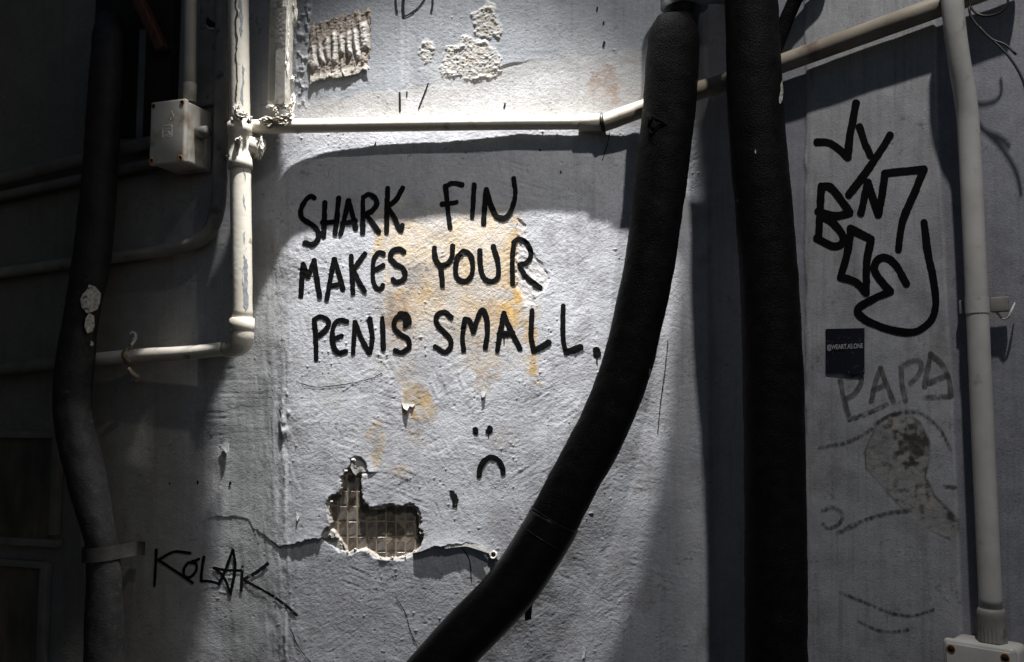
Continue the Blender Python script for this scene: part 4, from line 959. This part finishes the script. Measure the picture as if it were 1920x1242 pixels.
stroke('paint_blob', [(crop([(1086, 662), (1102, 690), (1104, 730)], *C2), 5.2)], 5, M['dry'], wallC, wob=.3)
B1 = (2.6875, 0, 780)
e = sub('painted_word', wallL); e['label'] = 'scrawled black tag KOLAK'
for ch, ss_, mm in (('K', [[(790,675),(785,770),(780,855)], [(960,692),(880,685),(800,725)], [(800,725),(880,778),(940,818),(972,840)]], 'black'),
        ('O', [[(985,742),(950,740),(928,775),(935,808),(962,812),(990,780),(992,748),(972,732)], [(965,740),(1005,720)]], 'black'),
        ('L', [[(1030,710),(1021,765),(1016,832)], [(1016,832),(1060,834),(1104,846)]], 'black'),
        ('A', [[(1104,846),(1135,780),(1175,675)], [(1175,675),(1186,760),(1170,860),(1163,896)], [(1163,896),(1130,815),(1082,766)], [(1080,766),(1140,778),(1215,780)]], 'black'),
        ('K', [[(1222,760),(1217,880)], ([(1350,745),(1290,790),(1225,826)], 3.4), ([(1225,826),(1290,860),(1370,905),(1440,955),(1495,1005)], 2.6)], 'dry')):
    o = stroke('letter', [(crop(s_[0], *B1), s_[1]) if isinstance(s_, tuple) else crop(s_, *B1) for s_ in ss_], 2.7, M[mm], e, base=.0009); o['label'] = 'thin black painted letter %s' % ch
G = (2.643, 1500, 170)
e = sub('painted_tag', wallR); e['label'] = 'thick black marker tag on the pale panel'
for ch, ss_ in (('J', [[(282,64),(265,150),(250,225),(240,332)], [(240,332),(190,287),(140,259),(87,257)]]),
        ('Y', [[(298,182),(322,255),(352,322)], [(450,223),(400,305),(320,420),(245,518)]]),
        ('N', [[(305,608),(340,456)], [(340,456),(392,615)], [(392,615),(410,520),(425,412)], [(425,412),(520,402),(618,392)], [(618,392),(570,510),(512,650),(490,788)]]),
        ('B', [[(96,735),(102,600),(108,475)], [(108,475),(155,482),(212,552),(250,605)], [(250,608),(180,622),(92,600)], [(112,622),(170,660),(216,722),(206,764),(160,770),(86,732)]]),
        ('O', [[(252,685),(300,710),(355,737)], [(355,737),(335,850),(332,1003)], [(332,1003),(280,950),(205,925)], [(205,925),(235,820),(255,700)]]),
        ('S', [[(530,958),(480,870),(430,829),(387,841),(372,888),(408,948),(450,993)], [(450,996),(370,1032),(292,1080),(310,1124),(400,1170),(500,1195),(580,1193),(650,1140),(675,1060),(665,940),(635,800),(618,656)]])):
    o = stroke('letter', [crop(s_, *G) for s_ in ss_], 7.1, M['black'], e, wob=.06); o['label'] = 'thick black marker letter %s' % ch
K7 = (2.823, 1500, 600); K6 = (2.6875, 1360, 780)
e = sub('faded_word', wallR); e['label'] = 'washed-out grey word PAPA'
for ch, ss_ in (('P', [[(218,322),(235,410),(258,500)], [(255,300),(310,292),(328,330),(292,390),(240,420)]]), ('A', [[(382,430),(402,335),(430,256)], [(430,256),(460,335),(498,430)], [(392,372),(450,346)]]),
        ('P', [[(540,255),(545,340),(562,425)], [(536,250),(600,215),(640,222),(640,275),(590,335)]]), ('A', [[(662,352),(678,262),(695,180)], [(695,180),(752,232),(788,300),(802,400)], [(684,332),(740,310),(785,294)]])):
    o = stroke('letter', [crop(s_, *K7) for s_ in ss_], 5.0, M['faded'], e); o['label'] = 'washed-out grey letter %s' % ch
for s_, hw_, zz in (([(105,675),(240,650),(330,610),(385,575)], 3.2, K7), ([(400,550),(460,515),(545,486),(620,488),(680,515),(745,575),(803,690)], 3.0, K7), ([(265,528),(350,498),(465,448)], 4.0, K7), ([(660,410),(800,405)], 4.2, K7),
        ([(125,1008),(170,990),(215,1010),(230,1045),(200,1085),(152,1100),(126,1078)], 3.4, K7), ([(205,1125),(300,1080),(400,1040),(500,1015),(590,1008)], 3.8, K7), ([(765,875),(825,885)], 3.0, K7),
        ([(585,890),(700,935),(820,985),(940,1005),(1050,975)], 2.8, K6), ([(675,1032),(750,1070),(830,1085),(925,1075)], 2.8, K6)):
    stroke('scrubbed_mark', [crop(s_, *zz)], hw_, M['scrub'], wallR)
G8 = (4.8, 560, 0)
for s_, hw_, mm in (([(872,-30),(875,60),(884,115)], 2.4, 'dry'), ([(945,-30),(938,70),(945,150)], 3.2, 'dry'), ([(945,150),(985,140),(1070,80),(1130,5),(1150,-30)], 1.6, 'dry'), ([(1205,-20),(1205,50),(1195,112)], 2.4, 'dry')):
    stroke('marker_line', [crop(s_, *G8)], hw_, M[mm], wallC)
for a_, b_, hw_ in (((749.5, 175), (750, 209), 1.9), ((763, 173), (763, 181), 1.3), ((803, 157), (785, 204), 1.3), ((705, 268), (702, 274), 1.2), ((1012, 281), (1013, 283), 1.3), ((1051, 322), (1052, 325), 1.3), ((697, 373), (697.5, 374), 1.2), ((1120, 15), (1119, 21), 1.8), ((1133, 80), (1131, 88), 2.2), ((1132, 42), (1131, 46), 1.6), ((947, 195), (945, 203), 1.6), ((318, 906), (318, 908), 1.2), ((371, 903), (371, 906), 1.8), ((432, 905), (431, 909), 2.2)):
    stroke('drip_mark', [[a_, b_]], hw_, M['black'], wallC if a_[0] > 480 else wallL)

# ------------------------------------------------------------------ lifted scales of plaster and small scraps
for i, (poly, h0, h1, cu) in enumerate([
    ([(753, 755), (762, 757), (772, 754), (778, 759), (774, 764), (768, 762), (764, 770), (757, 766)], .001, .006, (0, 1)),
    ([(903, 718), (908, 722), (911, 735), (909, 744), (904, 746), (902, 738), (905, 730)], .001, .005, (0, 1)),
    ([(830, 1014), (870, 1010), (905, 1022), (922, 1038), (900, 1028), (860, 1022), (835, 1028)], .006, .010, (0, 1)),
    ([(660, 868), (672, 880), (668, 892), (662, 886), (658, 876)], .001, .005, (-1, 0)),
    ([(556, 958), (562, 961), (562, 970), (558, 977), (556, 968)], .001, .005, (0, 1)),
    ([(1092, 1212), (1098, 1215), (1096, 1232), (1090, 1236), (1092, 1224)], .001, .004, (0, 1)),
    ([(420, 830), (428, 832), (430, 846), (426, 850), (420, 842), (414, 838)], .001, .004, (0, 1))]):
    flake('plaster_scale', poly, h0, h1, M['skin'], wallC if poly[0][0] > 480 else wallL, cu, i)
for s_ in ([(556, 716), (590, 726), (640, 722), (690, 712), (716, 700)], [(1252, 640), (1246, 700), (1238, 760), (1233, 812)], [(742, 1120), (760, 1150), (772, 1190), (790, 1225)], [(545, 1180), (556, 1205), (570, 1228), (590, 1250)], [(1130, 300), (1139, 270), (1143, 250)], [(862, 1022), (880, 1050), (884, 1090)]):
    stroke('hairline_crack', [s_], .75, M['dry'], wallC, wob=.5)
rc = random.Random(11)
for i, (x, y) in enumerate([(618, 1003), (640, 1022), (652, 1034), (668, 1031), (690, 1036), (712, 1044), (735, 1047), (760, 1042), (778, 1034), (622, 940), (616, 990), (790, 1000), (660, 862), (648, 884), (600, 1010), (575, 1014), (830, 1022), (548, 1020)]):
    k = rc.uniform(1.2, 3.0); lump('plaster_crumb', P(x + rc.uniform(-2, 2), y + rc.uniform(-1, 1), .0004), AXC, (k * 1.3e-3, .0016, k * .9e-3), M['skin'], wallC, 300 + i, .8, 2, 2.0)
e = ring('broken_fixing', P(925, 1041, .008), Vector((-.3, -1, .2)), .0065, .0022, M['flakem'], wallC, 18, 6)
e = tube('fixing_hole', [P(926, 1041, .003), P(926, 1041, .0075)], .0055, M['hole'], wallC, 14)
